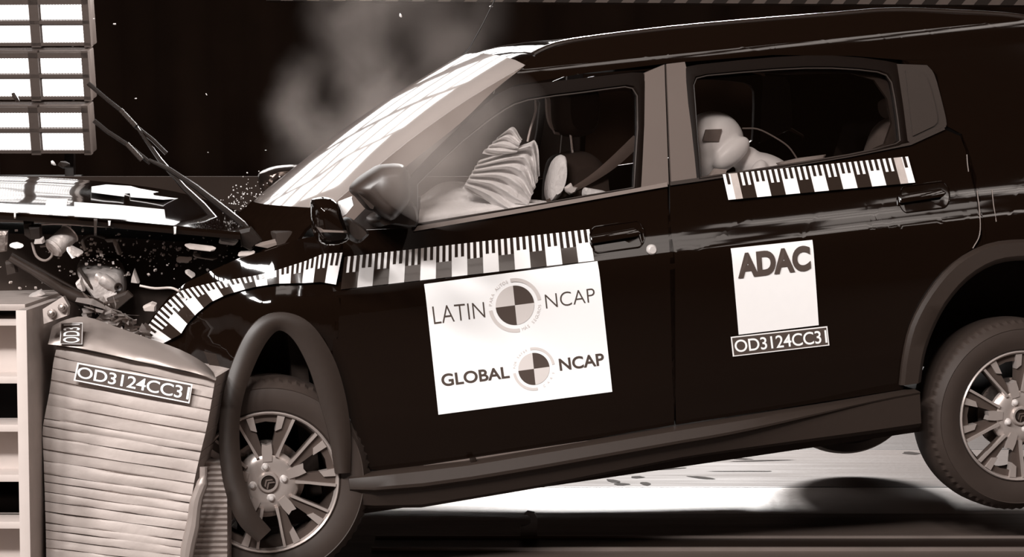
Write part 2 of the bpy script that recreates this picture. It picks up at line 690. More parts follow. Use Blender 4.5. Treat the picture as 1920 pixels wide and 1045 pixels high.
scuff = bmesh.new()
for (x, y, l, wd, a) in ((1380, 860, 0.05, 0.03, 1.2), (1316, 896, 0.05, 0.03, 0.9), (1245, 880, 0.24, 0.006, 0.35), (1290, 868, 0.2, 0.005, 0.4), (1150, 902, 0.05, 0.02, 0.4), (1165, 908, 0.06, 0.015, 1.0),
                         (1210, 907, 0.05, 0.02, 0.2), (1390, 884, 0.3, 0.005, 0.0), (1430, 864, 0.3, 0.006, 0.15), (1420, 842, 0.12, 0.01, 0.5), (1196, 895, 0.06, 0.012, 0.6), (1709, 850, 0.08, 0.02, 0.9)):
    r_ = ray(x, y)
    t_ = (FLOOR_Z + 0.0022 - CAMZ) / r_[2]
    c_ = Vector(CAM + t_ * r_)
    k_ = 10
    vs_ = []
    for i_ in range(k_):
        an_ = 2 * pi * i_ / k_
        p_ = Vector((l * 0.5 * cos(an_) * (0.8 + 0.3 * random.random()), wd * 2.5 * sin(an_) * (0.7 + 0.5 * random.random()), 0))
        vs_.append(scuff.verts.new(c_ + Matrix.Rotation(a, 3, 'Z') @ p_))
    scuff.faces.new(vs_)
structure(from_bm('floor_scuffs', scuff, mat('scuff_grey', 40, 0.8, 0, 0.05), None, False))

# striped beam
hb = empty('striped_beam', (2.6, 14.0, 2.372))
tag(hb, 'long dark overhead beam with slanted grey hazard stripes above the car roof', 'beam')
bm = bmesh.new()
add_box(bm, (0.2, 0.1, 0.12), (9.0, 0.2, 0.24))
bmesh.ops.recalc_face_normals(bm, faces=bm.faces[:])
from_bm('beam_body', bm, 'stripeb', hb)
bm = bmesh.new()
for k in range(48):
    x = -4.2 + 0.181 * k
    vs = [bm.verts.new(p) for p in ((x, -0.004, 0.0), (x + 0.085, -0.004, 0.0), (x + 0.085 + 0.20, -0.004, 0.24), (x + 0.20, -0.004, 0.24))]
    bm.faces.new(vs)
from_bm('hazard_stripes', bm, 'stripe', hb, False)
hb.rotation_euler = (0, radians(0.35), 0)
for s in (-4.0, 4.5):
    box('hanger', (s, 0.1, 3.4), (0.12, 0.12, 6.6), 'stripeb', hb)

# ------------------------------------------------------------------ lamp tower at the left
TD = 13.0


def wpt(x, y, d):
    return Vector(at(x, y, d))


def lamp_unit(ytop, ybot, i):
    c = wpt(67, (ytop + ybot) / 2, TD)
    r = empty('floodlight', c)
    s = TD / F_PX
    wd, ht = 208 * s, (ybot - ytop) * s
    bm = bmesh.new()
    add_box(bm, (0, 0.07, 0), (wd, 0.12, ht))
    bmesh.ops.recalc_face_normals(bm, faces=bm.faces[:])
    bevel_all(bm, 0.012)
    from_bm('housing', bm, 'lampcase', r)
    bm = bmesh.new()
    t = 0.02
    for cx, cz, sx, sz in ((0, ht / 2 - 0.03, wd, 0.035), (0, -ht / 2 + 0.02, wd, 0.02), (0, 0, wd, 0.022),
                           (-wd / 2 + t, 0, 0.045, ht), (wd / 2 - t, 0, 0.045, ht), (0, 0, 0.062, ht)):
        add_box(bm, (cx, -0.005, cz), (sx, 0.05, sz))
    bmesh.ops.recalc_face_normals(bm, faces=bm.faces[:])
    from_bm('grille', bm, 'lampcase', r)
    for a in (-1, 1):
        for b in (-1, 1):
            box('lens', (a * (wd / 4 + 0.008), 0.003, b * (ht / 4 + 0.004) - 0.005), (wd / 2 - 0.062, 0.012, ht / 2 - 0.032), 'led', r)
    r.rotation_euler = (radians(12), 0, radians(-4))
    return r


names = ['white LED floodlight panel, topmost of the three, cut by the photo edge',
         'white LED floodlight panel in the middle of the left stack of three',
         'white LED floodlight panel, lowest of the left stack, just above the crushed hood']
for i, (a, b) in enumerate(((-6, 88), (94, 189), (196, 290))):
    tag(lamp_unit(a, b, i), names[i], 'floodlight', 'floodlight panels on the stand')
st = empty('lamp_stand', (wpt(67, 200, TD + 0.25).x, TD + 0.3, FLOOR_Z))
tag(st, 'dark stand with two posts carrying the bright floodlight panels', 'stand')
for s in (-0.28, 0.22):
    box('post', (s, 0, 1.4), (0.06, 0.06, 2.8), 'black', st, None, 0.004)
box('crossbar', (0, 0, 1.2), (0.6, 0.05, 0.05), 'black', st, None, 0.004)
box('foot', (0, -0.2, 0.03), (0.8, 0.9, 0.06), 'black', st, None, 0.004)

# ------------------------------------------------------------------ THE CAR
car = empty('car', tuple(CAR_O))
car.rotation_euler = (0, -PH, TH)
tag(car, 'black five door compact SUV mid crash, front crushed into the barrier, rear lifted', 'car')

P = M  # short name


# ---- side panels
roof_top = cr([(985, 121), (1000, 103), (1040, 85), (1100, 73.5), (1250, 55), (1400, 41), (1560, 28), (1640, 21), (1700, 19.5), (1760, 21.5), (1880, 28), (1960, 40), (2060, 62), (2130, 90)], 3)
panel('roof_rail', roof_top + [(2150, 110), (2000, 112), (1800, 113), (1700, 113), (1600, 105), (1450, 103), (1250, 119), (1100, 137), (968, 159), (940, 174), (926, 176), (930, 168), (956, 147), (977, 130)], 'paint', car, 0, 0.02, far=True, step=0.008)

front_door = empty('front_door', (0, 0, 0), car)
rear_door = empty('rear_door', (0, 0, 0), car)
panel('door_skin', [(645, 434), (783, 427), (1000, 391), (1188, 359), (1251, 347.5), (1256, 500), (1260, 700), (1264, 797),
                    (1000, 842), (718, 884), (694, 881), (662, 800), (622, 690), (628, 560), (637, 476)], 'paint', front_door, 0, 0.012, far=True, step=0.02)
panel('door_skin', [(1256, 347), (1310, 337), (1466, 313), (1592, 292), (1708, 270), (1768, 242), (1800, 255), (1813, 288)] +
      cr([(1813, 288), (1832, 360), (1837, 440), (1824, 466)], 4)[1:] + cr([(1824, 466), (1790, 492), (1740, 555), (1706, 640), (1694, 730)], 4)[1:] +
      [(1268, 797), (1264, 700), (1260, 500)], 'paint', rear_door, 0, 0.012, far=True, step=0.02)
panel('rear_quarter_panel', [(1774, 236), (1757, 140), (1738, 121), (1690, 112), (1800, 113), (2000, 112), (2150, 110), (2215, 190), (2262, 300), (2285, 420),
                             (2292, 560), (2270, 640), (2170, 660)] + cr([(2165, 660), (2120, 560), (2050, 480), (1980, 452), (1920, 449), (1860, 455), (1828, 468)], 4) +
      cr([(1828, 468), (1842, 440), (1837, 360), (1818, 288)], 4)[1:] + [(1804, 252)], 'paint', car, 0, 0.012, far=True, step=0.02)

# pillars and window frames
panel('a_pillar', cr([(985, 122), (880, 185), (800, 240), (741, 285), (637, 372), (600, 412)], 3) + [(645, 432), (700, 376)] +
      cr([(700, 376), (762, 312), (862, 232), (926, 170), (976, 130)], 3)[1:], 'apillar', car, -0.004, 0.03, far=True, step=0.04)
panel('sail_panel', [(645, 432), (700, 376), (766, 316), (772, 340), (776, 428)], 'black', front_door, -0.002, 0.015, far=True)
ring_panel('window_frame', [(772, 432), (770, 385), (768, 335), (812, 288), (862, 240), (912, 196), (940, 173), (958, 164), (982, 159), (1036, 153), (1088, 147), (1140, 141), (1185, 136), (1206, 136), (1210, 150), (1209, 235), (1206, 300), (1203, 354), (1102, 370), (1000, 391), (900, 408)],
           [(783, 420), (783, 382), (783, 346), (820, 310), (868, 265), (920, 224), (945, 207), (965, 196), (990, 188), (1040, 180), (1090, 174), (1140, 167), (1172, 163), (1186, 166), (1195, 180), (1196, 240), (1192, 300), (1189, 352), (1100, 367), (1000, 385), (900, 401)],
           'frame', front_door, -0.002, 0.03, n=1, lip=0.006, far=True)
panel('window_glass', [(778, 424), (778, 338), (868, 260), (945, 204), (985, 184), (1090, 168), (1180, 157), (1200, 180), (1194, 355), (1000, 388)], 'glass', front_door, 0.018, 0.004)
panel('b_pillar_film', [(1209, 137), (1246, 121), (1254, 346), (1202, 355)], 'pillar', front_door, -0.003, 0.02, far=True)
panel('b_pillar_film', [(1250, 120), (1284, 116), (1288, 131), (1310, 336), (1259, 345)], 'pillar', rear_door, -0.003, 0.02, far=True)
ring_panel('window_frame', [(1306, 340), (1302, 300), (1297, 255), (1289, 195), (1285, 150), (1284, 126), (1310, 121), (1385, 113), (1454, 107), (1510, 104), (1560, 104), (1615, 108), (1660, 114), (1683, 119), (1688, 140), (1693, 180), (1699, 225), (1706, 268), (1690, 276), (1642, 286), (1592, 295), (1530, 306), (1466, 316), (1390, 328)],
           [(1313, 333), (1311, 300), (1308, 262), (1304, 200), (1301, 160), (1306, 147), (1325, 142), (1390, 136), (1454, 131), (1510, 128), (1560, 128), (1610, 131), (1645, 135), (1662, 141), (1672, 155), (1678, 185), (1684, 225), (1688, 264), (1680, 270), (1640, 280), (1592, 290), (1530, 300), (1466, 310), (1390, 322)],
           'frame', rear_door, -0.002, 0.03, n=1, lip=0.006, far=True)
panel('window_glass', [(1310, 336), (1296, 140), (1454, 126), (1560, 123), (1668, 136), (1692, 266), (1592, 291), (1466, 312)], 'glass', rear_door, 0.018, 0.004)
panel('c_pillar_trim', [(1682, 120), (1738, 122)] + cr([(1738, 122), (1752, 140), (1766, 190), (1775, 233), (1766, 242)], 3)[1:] + [(1709, 270), (1702, 264), (1694, 200)], 'plastic', rear_door, -0.006, 0.02, far=True)
panel('c_pillar_panel', [(1698, 132), (1728, 136)] + cr([(1728, 136), (1742, 155), (1758, 220), (1752, 236)], 3)[1:] + [(1712, 255)], 'plastic', rear_door, -0.012, 0.01)
panel('belt_trim', [(776, 434), (783, 424), (1000, 387), (1188, 354), (1251, 342), (1252, 350), (1188, 361), (1000, 395)], 'trim', front_door, -0.010, 0.014)
panel('belt_trim', [(1257, 341), (1313, 333), (1466, 310), (1592, 290), (1708, 267), (1770, 238), (1772, 243), (1708, 272), (1592, 295), (1466, 316), (1313, 340), (1257, 348)], 'plastic', rear_door, -0.008, 0.014)

panel('door_bottom_seal', [(720, 885), (940, 851), (1155, 819), (1155, 824), (940, 857), (735, 889)], 'trim', front_door, -0.006, 0.004)

# fender, crumpled
fp = [(645, 434), (560, 449), (500, 470), (450, 484), (400, 506), (350, 530), (318, 556), (290, 590), (258, 634), (300, 652), (345, 668), (395, 705), (410, 760), (425, 760)] + \
    cr([(436, 735), (462, 668), (500, 612), (530, 600), (575, 625), (610, 690), (628, 770), (645, 870)], 3) + [(652, 886), (690, 884), (658, 800), (618, 690), (624, 560), (633, 476)]
panel('front_fender', fp, 'paint', car, 0.0, 0.01, f=crumple, step=0.025, ang=28, far=True)
panel('front_mudguard', [(640, 742), (655, 785), (674, 830), (690, 884), (652, 892), (648, 840)], 'plastic', car, -0.012, 0.02)


# ---- handles
def handle(px0, py0, px1, py1, parent, name='door_handle'):
    """recess rim + grip along the line"""
    r = empty(name, (0, 0, 0), parent)
    a, b = np.array((px0, py0)), np.array((px1, py1))
    t = (b - a) / np.linalg.norm(b - a)
    n = np.array((-t[1], t[0]))
    outl = []
    R = 25
    for k in range(24):
        an = 2 * pi * k / 24
        c = (b - t * R * 0.6) if cos(an) > 0 else (a + t * R * 0.6)
        outl.append(tuple(c + t * R * 0.6 * cos(an) + n * R * sin(an)))
    bm = bmesh.new()
    Q = [Vector(on(x, y, -0.002)) for x, y in outl]
    add_tube(bm, Q + [Q[0]], 0.0028, 6, False)
    from_bm('handle_rim', bm, 'paint', r)
    panel('handle_recess', outl, 'paint', r, -0.0015, 0.004)
    g = [tuple(a + t * 2 + n * -9), tuple(b - t * 14 + n * -11), tuple(b - t * 4 + n * -2), tuple(b - t * 12 + n * 5), tuple(a + t * 2 + n * 6)]
    L = [on(x, y, -0.02) for x, y in g]
    bm = bmesh.new()
    A = [bm.verts.new(p) for p in L]
    B = [bm.verts.new(p + np.array([0, 0.016, 0])) for p in L]
    bm.faces.new(A)
    bm.faces.new(B[::-1])
    for i in range(5):
        bm.faces.new((A[i], B[i], B[(i + 1) % 5], A[(i + 1) % 5]))
    bmesh.ops.recalc_face_normals(bm, faces=bm.faces[:])
    bevel_all(bm, 0.005, 3)
    from_bm('handle_grip', bm, 'paint', r)
    return r


def handle_flat(parent, *a):
    return handle(*a, parent)


handle(1106, 452, 1208, 437, front_door)
handle(1686, 376, 1780, 363, rear_door)
kp = on(1223, 469, -0.006)
bm = bmesh.new()
add_lathe(bm, [(0.0005, -0.008), (0.012, -0.008), (0.016, -0.004), (0.019, 0.004), (0.019, 0.012)], 20)
o = from_bm('keyhole', bm, 'silver', front_door)
o.location = kp
bmesh_dummy = None

# ---- roof, windshield
near_roof = [on(x, y) for x, y in roof_top]


def across(near, far_shift=0.0, crown=0.05, n=14, fwd=0.0):
    rows = []
    for p in near:
        row = []
        w0, w1 = p[1], WID - p[1]
        for k in range(n + 1):
            s = k / n
            q = 1 - (2 * s - 1) ** 2
            row.append((p[0] - fwd * q, w0 + (w1 - w0) * s, p[2] + crown * q ** 0.8))
        rows.append(row)
    return rows


def grid_obj(name, rows, m, parent, thick=0.0, flip=False, ang=60):
    bm = bmesh.new()
    V = [[bm.verts.new(p) for p in r] for r in rows]
    for i in range(len(V) - 1):
        for k in range(len(V[0]) - 1):
            bm.faces.new((V[i][k], V[i + 1][k], V[i + 1][k + 1], V[i][k + 1]))
    bmesh.ops.recalc_face_normals(bm, faces=bm.faces[:])
    if flip:
        for f in bm.faces:
            f.normal_flip()
    if thick:
        bmesh.ops.solidify(bm, geom=bm.faces[:], thickness=thick)
    return from_bm(name, bm, m, parent, True, ang)


roof_rows = across(near_roof, 0, 0.016, 16, 0.0)
for i, r in enumerate(roof_rows):
    k = max(0.0, 1 - i / 10.0)
    roof_rows[i] = [(p[0] - 0.06 * k * (1 - (2 * j / 16 - 1) ** 2), p[1], p[2] + 0.04 * k * (1 - (2 * j / 16 - 1) ** 2) ** 0.8) for j, p in enumerate(r)]
grid_obj('roof_panel', roof_rows, 'paint', car, 0.02)

puff('roof_spoiler', [(1884, 38), (1960, 44), (2060, 66), (2140, 96), (2130, 108), (2000, 74), (1900, 54), (1886, 48)], 0.45, 1.30, 'edgegloss', car, 0.1, 6)
tube('door_edge_glint', cr([on(1813, 290, -0.002), on(1814, 306, -0.002), on(1816, 322, -0.002)], 3), 0.0018, 'trim', rear_door)  # pale tube painted in as the highlight along the door gap
tube('door_edge_glint', cr([on(1832, 358, -0.002), on(1837, 400, -0.002), on(1837, 440, -0.002), on(1824, 466, -0.002)], 4), 0.002, 'trim', rear_door)  # lower stretch of the same painted door gap highlight
tube('body_crease_glint', [on(1860, 356, -0.001), on(1863, 385, -0.001), on(1868, 416, -0.001)], 0.0018, 'trim', car)  # pale tube drawn as a reflected highlight on the quarter panel
bm = bmesh.new()  # thin glossy tube added along the roof edge to catch a highlight
add_tube(bm, [Vector(p) + Vector((0, 0.004, 0.0)) for p in near_roof[3:]], 0.011, 10)
bmesh.ops.recalc_face_normals(bm, faces=bm.faces[:])
from_bm('roof_glint_tube', bm, 'edgegloss', car)
ws_edge = cr([(985, 122), (880, 185), (800, 240), (741, 285), (690, 328), (637, 372), (598, 410)], 3)
ws_near = [on(x, y, -0.002) for x, y in ws_edge]
rows = []
for i, p in enumerate(ws_near):
    row = []
    t = i / (len(ws_near) - 1)
    for k in range(17):
        s = k / 16
        q = 1 - (2 * s - 1) ** 2
        row.append((p[0] - (0.06 + 0.10 * t) * q, p[1] + (WID - 2 * p[1]) * s, p[2] + (0.055 * (1 - t) + 0.015) * q ** 0.8))
    rows.append(row)
grid_obj('windshield', rows, 'windshield', car, 0.006)
# black band along the foot of the windshield and the cowl below it
last = rows[-1]
prev = rows[-4]
cow = []
for dz, du in ((0.006, 0.035), (0.004, 0.0), (-0.03, -0.05), (-0.075, -0.09), (-0.09, -0.16)):
    cow.append([(p[0] + du, p[1], p[2] + dz + (0.022 if du > 0.01 else 0)) for p in last])
grid_obj('cowl_panel', cow, 'cowl', car, 0.01)

# antenna
ab = Vector(roof_rows[3][12]) + Vector((0, 0, 0.0))
an = empty('antenna', (0, 0, 0), car)
a0 = onw(853, 122, 1.30)
bm = bmesh.new()
bmesh.ops.create_uvsphere(bm, u_segments=16, v_segments=10, radius=0.022)
for v in bm.verts:
    v.co = Vector((v.co.x * 1.4, v.co.y * 0.8, v.co.z)) + Vector(a0)
from_bm('antenna_base', bm, 'black', an)
tube('antenna_mast', [onw(856, 115, 1.30), onw(880, 90, 1.3), onw(905, 45, 1.30), onw(932, -10, 1.30), onw(945, -50, 1.3)], 0.0032, 'black', an)

# ---- sill
sill = empty('sill_cladding', (0, 0, 0), car)
secs = []
NS = 24
for i in range(NS + 1):
    t = i / NS
    x = 652 + (1716 - 652) * t
    yt = np.interp(x, [652, 700, 880, 1280, 1560, 1716], [892, 887, 866, 800, 757, 730])
    yb = np.interp(x, [652, 690, 785, 1000, 1280, 1480, 1716], [950, 954, 953, 917, 861, 831, 797])
    a = onw(x, yt, -0.01)
    b = onw(x, yb, 0.03)
    vt, vb, u = a[2], b[2], a[0]
    h = vt - vb
    fl = 1.0 if t > 0.03 else 0.5
    rr_ = min(1.0, max(0.0, (t - 0.60) / 0.38))
    rr_ = rr_ * rr_ * (3 - 2 * rr_)
    k1, k2, k3 = 0.50 + 0.40 * rr_, 0.60 + 0.33 * rr_, 0.68 + 0.28 * rr_
    secs.append([(u, 0.12, vb + 0.01), (u, 0.03 - 0.05 * rr_, vb), (u, -0.005 - 0.032 * rr_, vb + 0.12 * h), (u, -0.025 * fl - 0.022 * rr_, vb + k1 * h), (u, -0.050 * fl, vb + k2 * h),
                 (u, -0.052 * fl, vb + k3 * h), (u, -0.030, vb + (0.93 + 0.05 * rr_) * h), (u, -0.01, vb + 0.99 * h), (u, 0.02, vt), (u, 0.12, vt)])
bm = bmesh.new()
V = [[bm.verts.new(p) for p in r] for r in secs]
for i in range(NS):
    for k in range(10):
        bm.faces.new((V[i][k], V[i + 1][k], V[i + 1][(k + 1) % 10], V[i][(k + 1) % 10]))
bm.faces.new(V[0])
bm.faces.new(V[-1])
bmesh.ops.recalc_face_normals(bm, faces=bm.faces[:])
from_bm('sill_cover', bm, 'plastic', sill, True, 28)
FARSILL = bpy.data.objects['sill_cover']
bx_ = onw(735, 948, 0.06)
box('underbody_bracket', (bx_[0], 0.10, bx_[2] + 0.012), (0.16, 0.05, 0.03), 'black', sill, None, 0.004)
bx_ = onw(886, 862, 0.0)
box('door_stop_clip', (bx_[0], -0.008, bx_[2]), (0.02, 0.016, 0.014), 'black', sill, None, 0.002)

# rear wheel arch trim
arc_o = cr([(1686, 722), (1692, 670), (1706, 610), (1738, 550), (1786, 494), (1850, 458), (1920, 449), (1990, 455), (2060, 485), (2120, 545), (2158, 620), (2176, 690)], 3)
arc_i = cr([(1724, 716), (1731, 668), (1746, 622), (1772, 572), (1812, 526), (1862, 496), (1920, 488), (1980, 494), (2036, 518), (2086, 566), (2116, 630), (2130, 690)], 3)
bm = bmesh.new()
rr = []
for (a, b) in zip(arc_o, arc_i):
    A, B = on(a[0], a[1], -0.004), on(b[0], b[1], -0.004)
    r = []
    for s, dw in ((0, 0.02), (0.0, -0.01), (0.12, -0.026), (0.75, -0.03), (0.8, -0.028), (1.0, -0.012), (1.0, 0.06)):
        q = A * (1 - s) + B * s
        r.append(bm.verts.new((q[0], q[1] + dw, q[2])))
    rr.append(r)
for i in range(len(rr) - 1):
    for k in range(6):
        bm.faces.new((rr[i][k], rr[i][k + 1], rr[i + 1][k + 1], rr[i + 1][k]))
bmesh.ops.recalc_face_normals(bm, faces=bm.faces[:])
if sum(f.normal.y for f in bm.faces) > 0:
    for f in bm.faces:
        f.normal_flip()
from_bm('rear_wheel_arch_trim', bm, 'plastic', car, True, 30)

# arch liner behind the rear wheel (dark inner well)
bm = bmesh.new()
li = []
for (x, y) in arc_i:
    A = on(x, y, 0.0)
    li.append((bm.verts.new((A[0], 0.03, A[2])), bm.verts.new((A[0], 0.40, A[2]))))
for i in range(len(li) - 1):
    bm.faces.new((li[i][0], li[i + 1][0], li[i + 1][1], li[i][1]))
c0 = onw(1913, 640, 0.4)
bm.faces.new([p[1] for p in li])
from_bm('wheel_well', bm, 'darkin', car)

# loose front arch trim torn off its fender
ribbon('front_wheel_arch_trim', [(496, 1006, -0.12, 17), (462, 968, -0.12, 20), (438, 900, -0.10, 20), (430, 820, -0.08, 19), (436, 750, -0.07, 19), (458, 680, -0.05, 20),
                                 (488, 624, -0.04, 20), (524, 603, -0.03, 17), (566, 622, -0.03, 22), (602, 680, -0.03, 25), (624, 750, -0.03, 25), (638, 820, -0.03, 20), (643, 888, -0.03, 14)],
       'plastic', car, 0.02, 0.012)


# ---- wheels
def make_wheel(parent, loc, rot=(0, 0, 0), a0=0.0, simple=False, R=0.345):
    w = empty('wheel', loc, parent)
    w.rotation_euler = rot
    # tyre
    bm = bmesh.new()
    prof = [(0.232, 0.004), (0.240, -0.006), (0.262, -0.014), (0.290, -0.016), (0.310, -0.012), (0.3125, -0.0135), (0.315, -0.010), (0.330, 0.004),
            (0.339, 0.018), (0.3435, 0.034), (0.345, 0.06), (0.3455, 0.095), (0.345, 0.13), (0.341, 0.16), (0.33, 0.184), (0.29, 0.206), (0.235, 0.19)]
    prof = [(min(r, 0.30) if r < 0.3 else 0.30 + (r - 0.30) * (R - 0.30) / 0.045, y) for r, y in prof]
    rings = add_lathe(bm, prof, 144)
    for k in range(144):
        if k % 2 == 0:
            for i, d in ((7, 0.004), (8, 0.007), (9, 0.006)):
                v = rings[i][k]
                f = 1 - d / R
                v.co.x *= f
                v.co.z *= f
        for i in (10, 12):
            pass
    bmesh.ops.recalc_face_normals(bm, faces=bm.faces[:])
    from_bm('tyre', bm, 'tyre', w, True, 25)
    if simple:
        bm = bmesh.new()
        add_lathe(bm, [(0.001, 0.10), (0.228, 0.10), (0.232, 0.19)], 48)
        from_bm('rim', bm, 'rimdark', w)
        return w
    # barrel + lip
    bm = bmesh.new()
    add_lathe(bm, [(0.2335, 0.006), (0.2335, -0.006), (0.230, -0.010), (0.225, -0.006), (0.222, 0.004), (0.216, 0.03)], 72)
    bmesh.ops.recalc_face_normals(bm, faces=bm.faces[:])

    def pol(r, deg):
        return (r * cos(radians(deg)), r * sin(radians(deg)))

    def face(poly, y0, y1):
        add_prism(bm, poly, y0, y1)
    ring_out = 0.222
    bs = bmesh.new()
    for k in range(5):
        c = a0 + 72 * k
        # V arms either side of a small window
        for s in (-1, 1):
            arm = [pol(0.078, c + s * 3), pol(0.118, c + s * 8.5), pol(0.165, c + s * 10.5), pol(0.205, c + s * 12), pol(ring_out, c + s * 12.5), pol(ring_out, c + s * 18),
                   pol(ring_out, c + s * 25.5), pol(0.165, c + s * 25.0), pol(0.12, c + s * 23.5), pol(0.09, c + s * 24), pol(0.07, c + s * 30)]
            add_prism(bs, arm if s > 0 else arm[::-1], 0.007, 0.035)
            rid = [pol(0.088, c + s * 17), pol(0.13, c + s * 20.5), pol(0.18, c + s * 22.5), pol(ring_out, c + s * 23.2), pol(ring_out, c + s * 25.5),
                   pol(0.18, c + s * 25.2), pol(0.13, c + s * 24.0), pol(0.088, c + s * 24.0)]
            face(rid if s > 0 else rid[::-1], -0.006, 0.01)
            blk = [pol(0.170, c + s * 10.0), pol(ring_out, c + s * 10.2), pol(ring_out, c + s * 16.5), pol(0.182, c + s * 16)]
            face(blk if s > 0 else blk[::-1], -0.002, 0.03)
        cl_ = [pol(0.198, c - 12), pol(ring_out, c - 12), pol(ring_out, c), pol(ring_out, c + 12), pol(0.198, c + 12), pol(0.2, c)]
        add_prism(bs, cl_, 0.010, 0.035)
        web = [pol(0.07, c - 12), pol(0.1, c - 10), pol(0.128, c - 7), pol(0.122, c), pol(0.128, c + 7), pol(0.1, c + 10), pol(0.07, c + 12)]
        face(web[::-1], -0.003, 0.03)
    bmesh.ops.recalc_face_normals(bm, faces=bm.faces[:])
    add_lathe(bm, [(0.034, 0.004), (0.060, 0.0), (0.076, 0.001), (0.096, 0.010), (0.104, 0.020), (0.104, 0.035)], 48)
    from_bm('rim', bm, 'rim', w, True, 30)
    bmesh.ops.recalc_face_normals(bs, faces=bs.faces[:])
    from_bm('spokes', bs, 'spoke', w, True, 30)
    bm = bmesh.new()
    add_lathe(bm, [(0.218, 0.012), (0.206, 0.05), (0.20, 0.12), (0.21, 0.18)], 60)
    add_lathe(bm, [(0.05, 0.09), (0.11, 0.09)], 40)
    from_bm('rim_barrel', bm, 'rimdark', w)
    bm = bmesh.new()
    add_lathe(bm, [(0.001, 0.075), (0.128, 0.075), (0.128, 0.09)], 48)
    from_bm('brake_disc', bm, 'steel', w)
    # cap
    bm = bmesh.new()
    add_lathe(bm, [(0.0235, -0.004), (0.0245, -0.009), (0.031, -0.009), (0.036, 0.0), (0.036, 0.01)], 36)
    bmesh.ops.recalc_face_normals(bm, faces=bm.faces[:])
    from_bm('hub_ring', bm, 'rim', w)
    bm = bmesh.new()
    add_lathe(bm, [(0.0005, -0.006), (0.0235, -0.005), (0.024, 0.0)], 32)
    from_bm('hub_cap', bm, 'black', w)
    # double chevron
    bm = bmesh.new()
    for dz in (-0.008, 0.003):
        for s in (-1, 1):
            p = [(0, dz + 0.011), (s * 0.0165, dz - 0.001), (s * 0.0165, dz - 0.0075), (0, dz + 0.0045)]
            add_prism(bm, p, -0.0095, -0.005)
    bmesh.ops.recalc_face_normals(bm, faces=bm.faces[:])
    ch = from_bm('chevron_emblem', bm, 'chrome', w, False)
    ch.rotation_euler = (0, radians(-35), 0)
    for k in range(4):
        bm = bmesh.new()
        add_lathe(bm, [(0.0005, -0.014), (0.006, -0.0125), (0.0098, -0.007), (0.0115, 0.0), (0.0145, 0.001), (0.0155, 0.006)], 18)
        an_ = radians(a0 + 8 + 90 * k)
        n_ = from_bm('lug_nut', bm, 'silver', w)
        n_.location = (0.053 * cos(an_), 0, 0.053 * sin(an_))
    return w


make_wheel(car, (0.0, 0.0, 0.33), (0, 0, radians(-1)), 86)
rear_l = onw(1913, 780, 0.0)
make_wheel(car, tuple(rear_l), (0, 0, 0), 100)
fw = make_wheel(car, (rear_l[0], WID, rear_l[2] - 0.04), (0, 0, pi), 20, True)
fw2 = make_wheel(car, (0.0, WID, 0.33), (0, 0, pi), 20, True)

# ---- mirrors
nm = empty('side_mirror', (0, 0, 0), car)
nm['label'] = 'door mirror with its case knocked open'
puff('mirror_housing', crc([(696, 317), (712, 309), (748, 307), (760, 316), (764, 340), (765, 376), (752, 398), (730, 414), (700, 396), (676, 376), (658, 362), (657, 350), (672, 333)], 3), -0.24, -0.02, 'case', nm, 0.55, 11)
puff('mirror_foot', crc([(726, 388), (765, 375), (778, 395), (775, 425), (728, 420), (700, 425), (690, 408)], 3), -0.14, 0.09, 'black', nm, 0.3, 6)
puff('mirror_lip', [(660, 358), (664, 352), (700, 388), (697, 396), (690, 394)], -0.2, -0.06, 'plastic', nm, 0.3, 5)
puff('mirror_cover', crc([(583, 380), (590, 371), (615, 370), (634, 382), (640, 405), (650, 430), (653, 450), (632, 459), (608, 459), (592, 447), (584, 420)], 3), -0.30, -0.12, 'paint', nm, 0.55, 9)
puff('mirror_arm', crc([(642, 414), (655, 408), (689, 434), (684, 446), (668, 456), (645, 440)], 3), -0.2, -0.06, 'plastic', nm, 0.4, 7)
puff('torn_insert', [(634, 378), (660, 368), (664, 384), (648, 404), (638, 410)], -0.2, -0.17, 'offwhite', nm, 0.2, 4, smooth=False)
puff('cover_seam', [(592, 425), (600, 430), (650, 433), (651, 437), (600, 436)], -0.315, -0.27, 'trim', nm, 0.3, 4)
fm = empty('side_mirror', (0, 0, 0), car)
puff('mirror_housing', crc([(484, 330), (492, 320), (518, 311), (556, 309), (575, 318), (570, 345), (535, 356), (500, 359), (487, 352)], 3), 1.80, 2.02, 'gloss', fm, 0.55, 9)
puff('mirror_foot', [(540, 340), (600, 345), (610, 372), (560, 372)], 1.66, 1.86, 'black', fm, 0.3, 5)

# ---- hood, folded upward
hood = empty('hood', (0, 0, 0), car)
hn = cr([(-90, 394), (0, 400), (140, 409), (250, 420), (350, 429), (450, 438)], 4)
hf = cr([(-90, 332), (0, 331), (138, 336), (250, 347), (355, 366), (470, 404)], 4)
rows = []
for a, b in zip(hn, hf):
    A = onw(a[0], a[1], 0.12)
    B = onw(b[0], b[1], 1.62)
    row = []
    for k in range(19):
        s = k / 18
        q = A * (1 - s) + B * s
        cz = 0.010 * sin(pi * s) + 0.004 * sin(3 * pi * s) * (1 if a[0] < 200 else 0.4) + 0.002 * mnoise.noise(Vector((q[0] * 5, q[1] * 4, 1.3)))
        row.append((q[0], q[1], q[2] + cz))
    rows.append(row)
grid_obj('hood_panel', rows, 'paint', hood, 0.008)
bm = bmesh.new()
V = []
for a in hn:
    A = onw(a[0], a[1], 0.12)
    V.append([bm.verts.new(A + np.array(d)) for d in ((0, 0.03, 0.006), (0, -0.004, 0.004), (0, -0.006, -0.006), (0, -0.002, -0.020), (0, 0.05, -0.022))])
for i in range(len(V) - 1):
    for k in range(4):
        bm.faces.new((V[i][k], V[i + 1][k], V[i + 1][k + 1], V[i][k + 1]))
bmesh.ops.recalc_face_normals(bm, faces=bm.faces[:])
from_bm('hood_lip', bm, 'paint', hood)
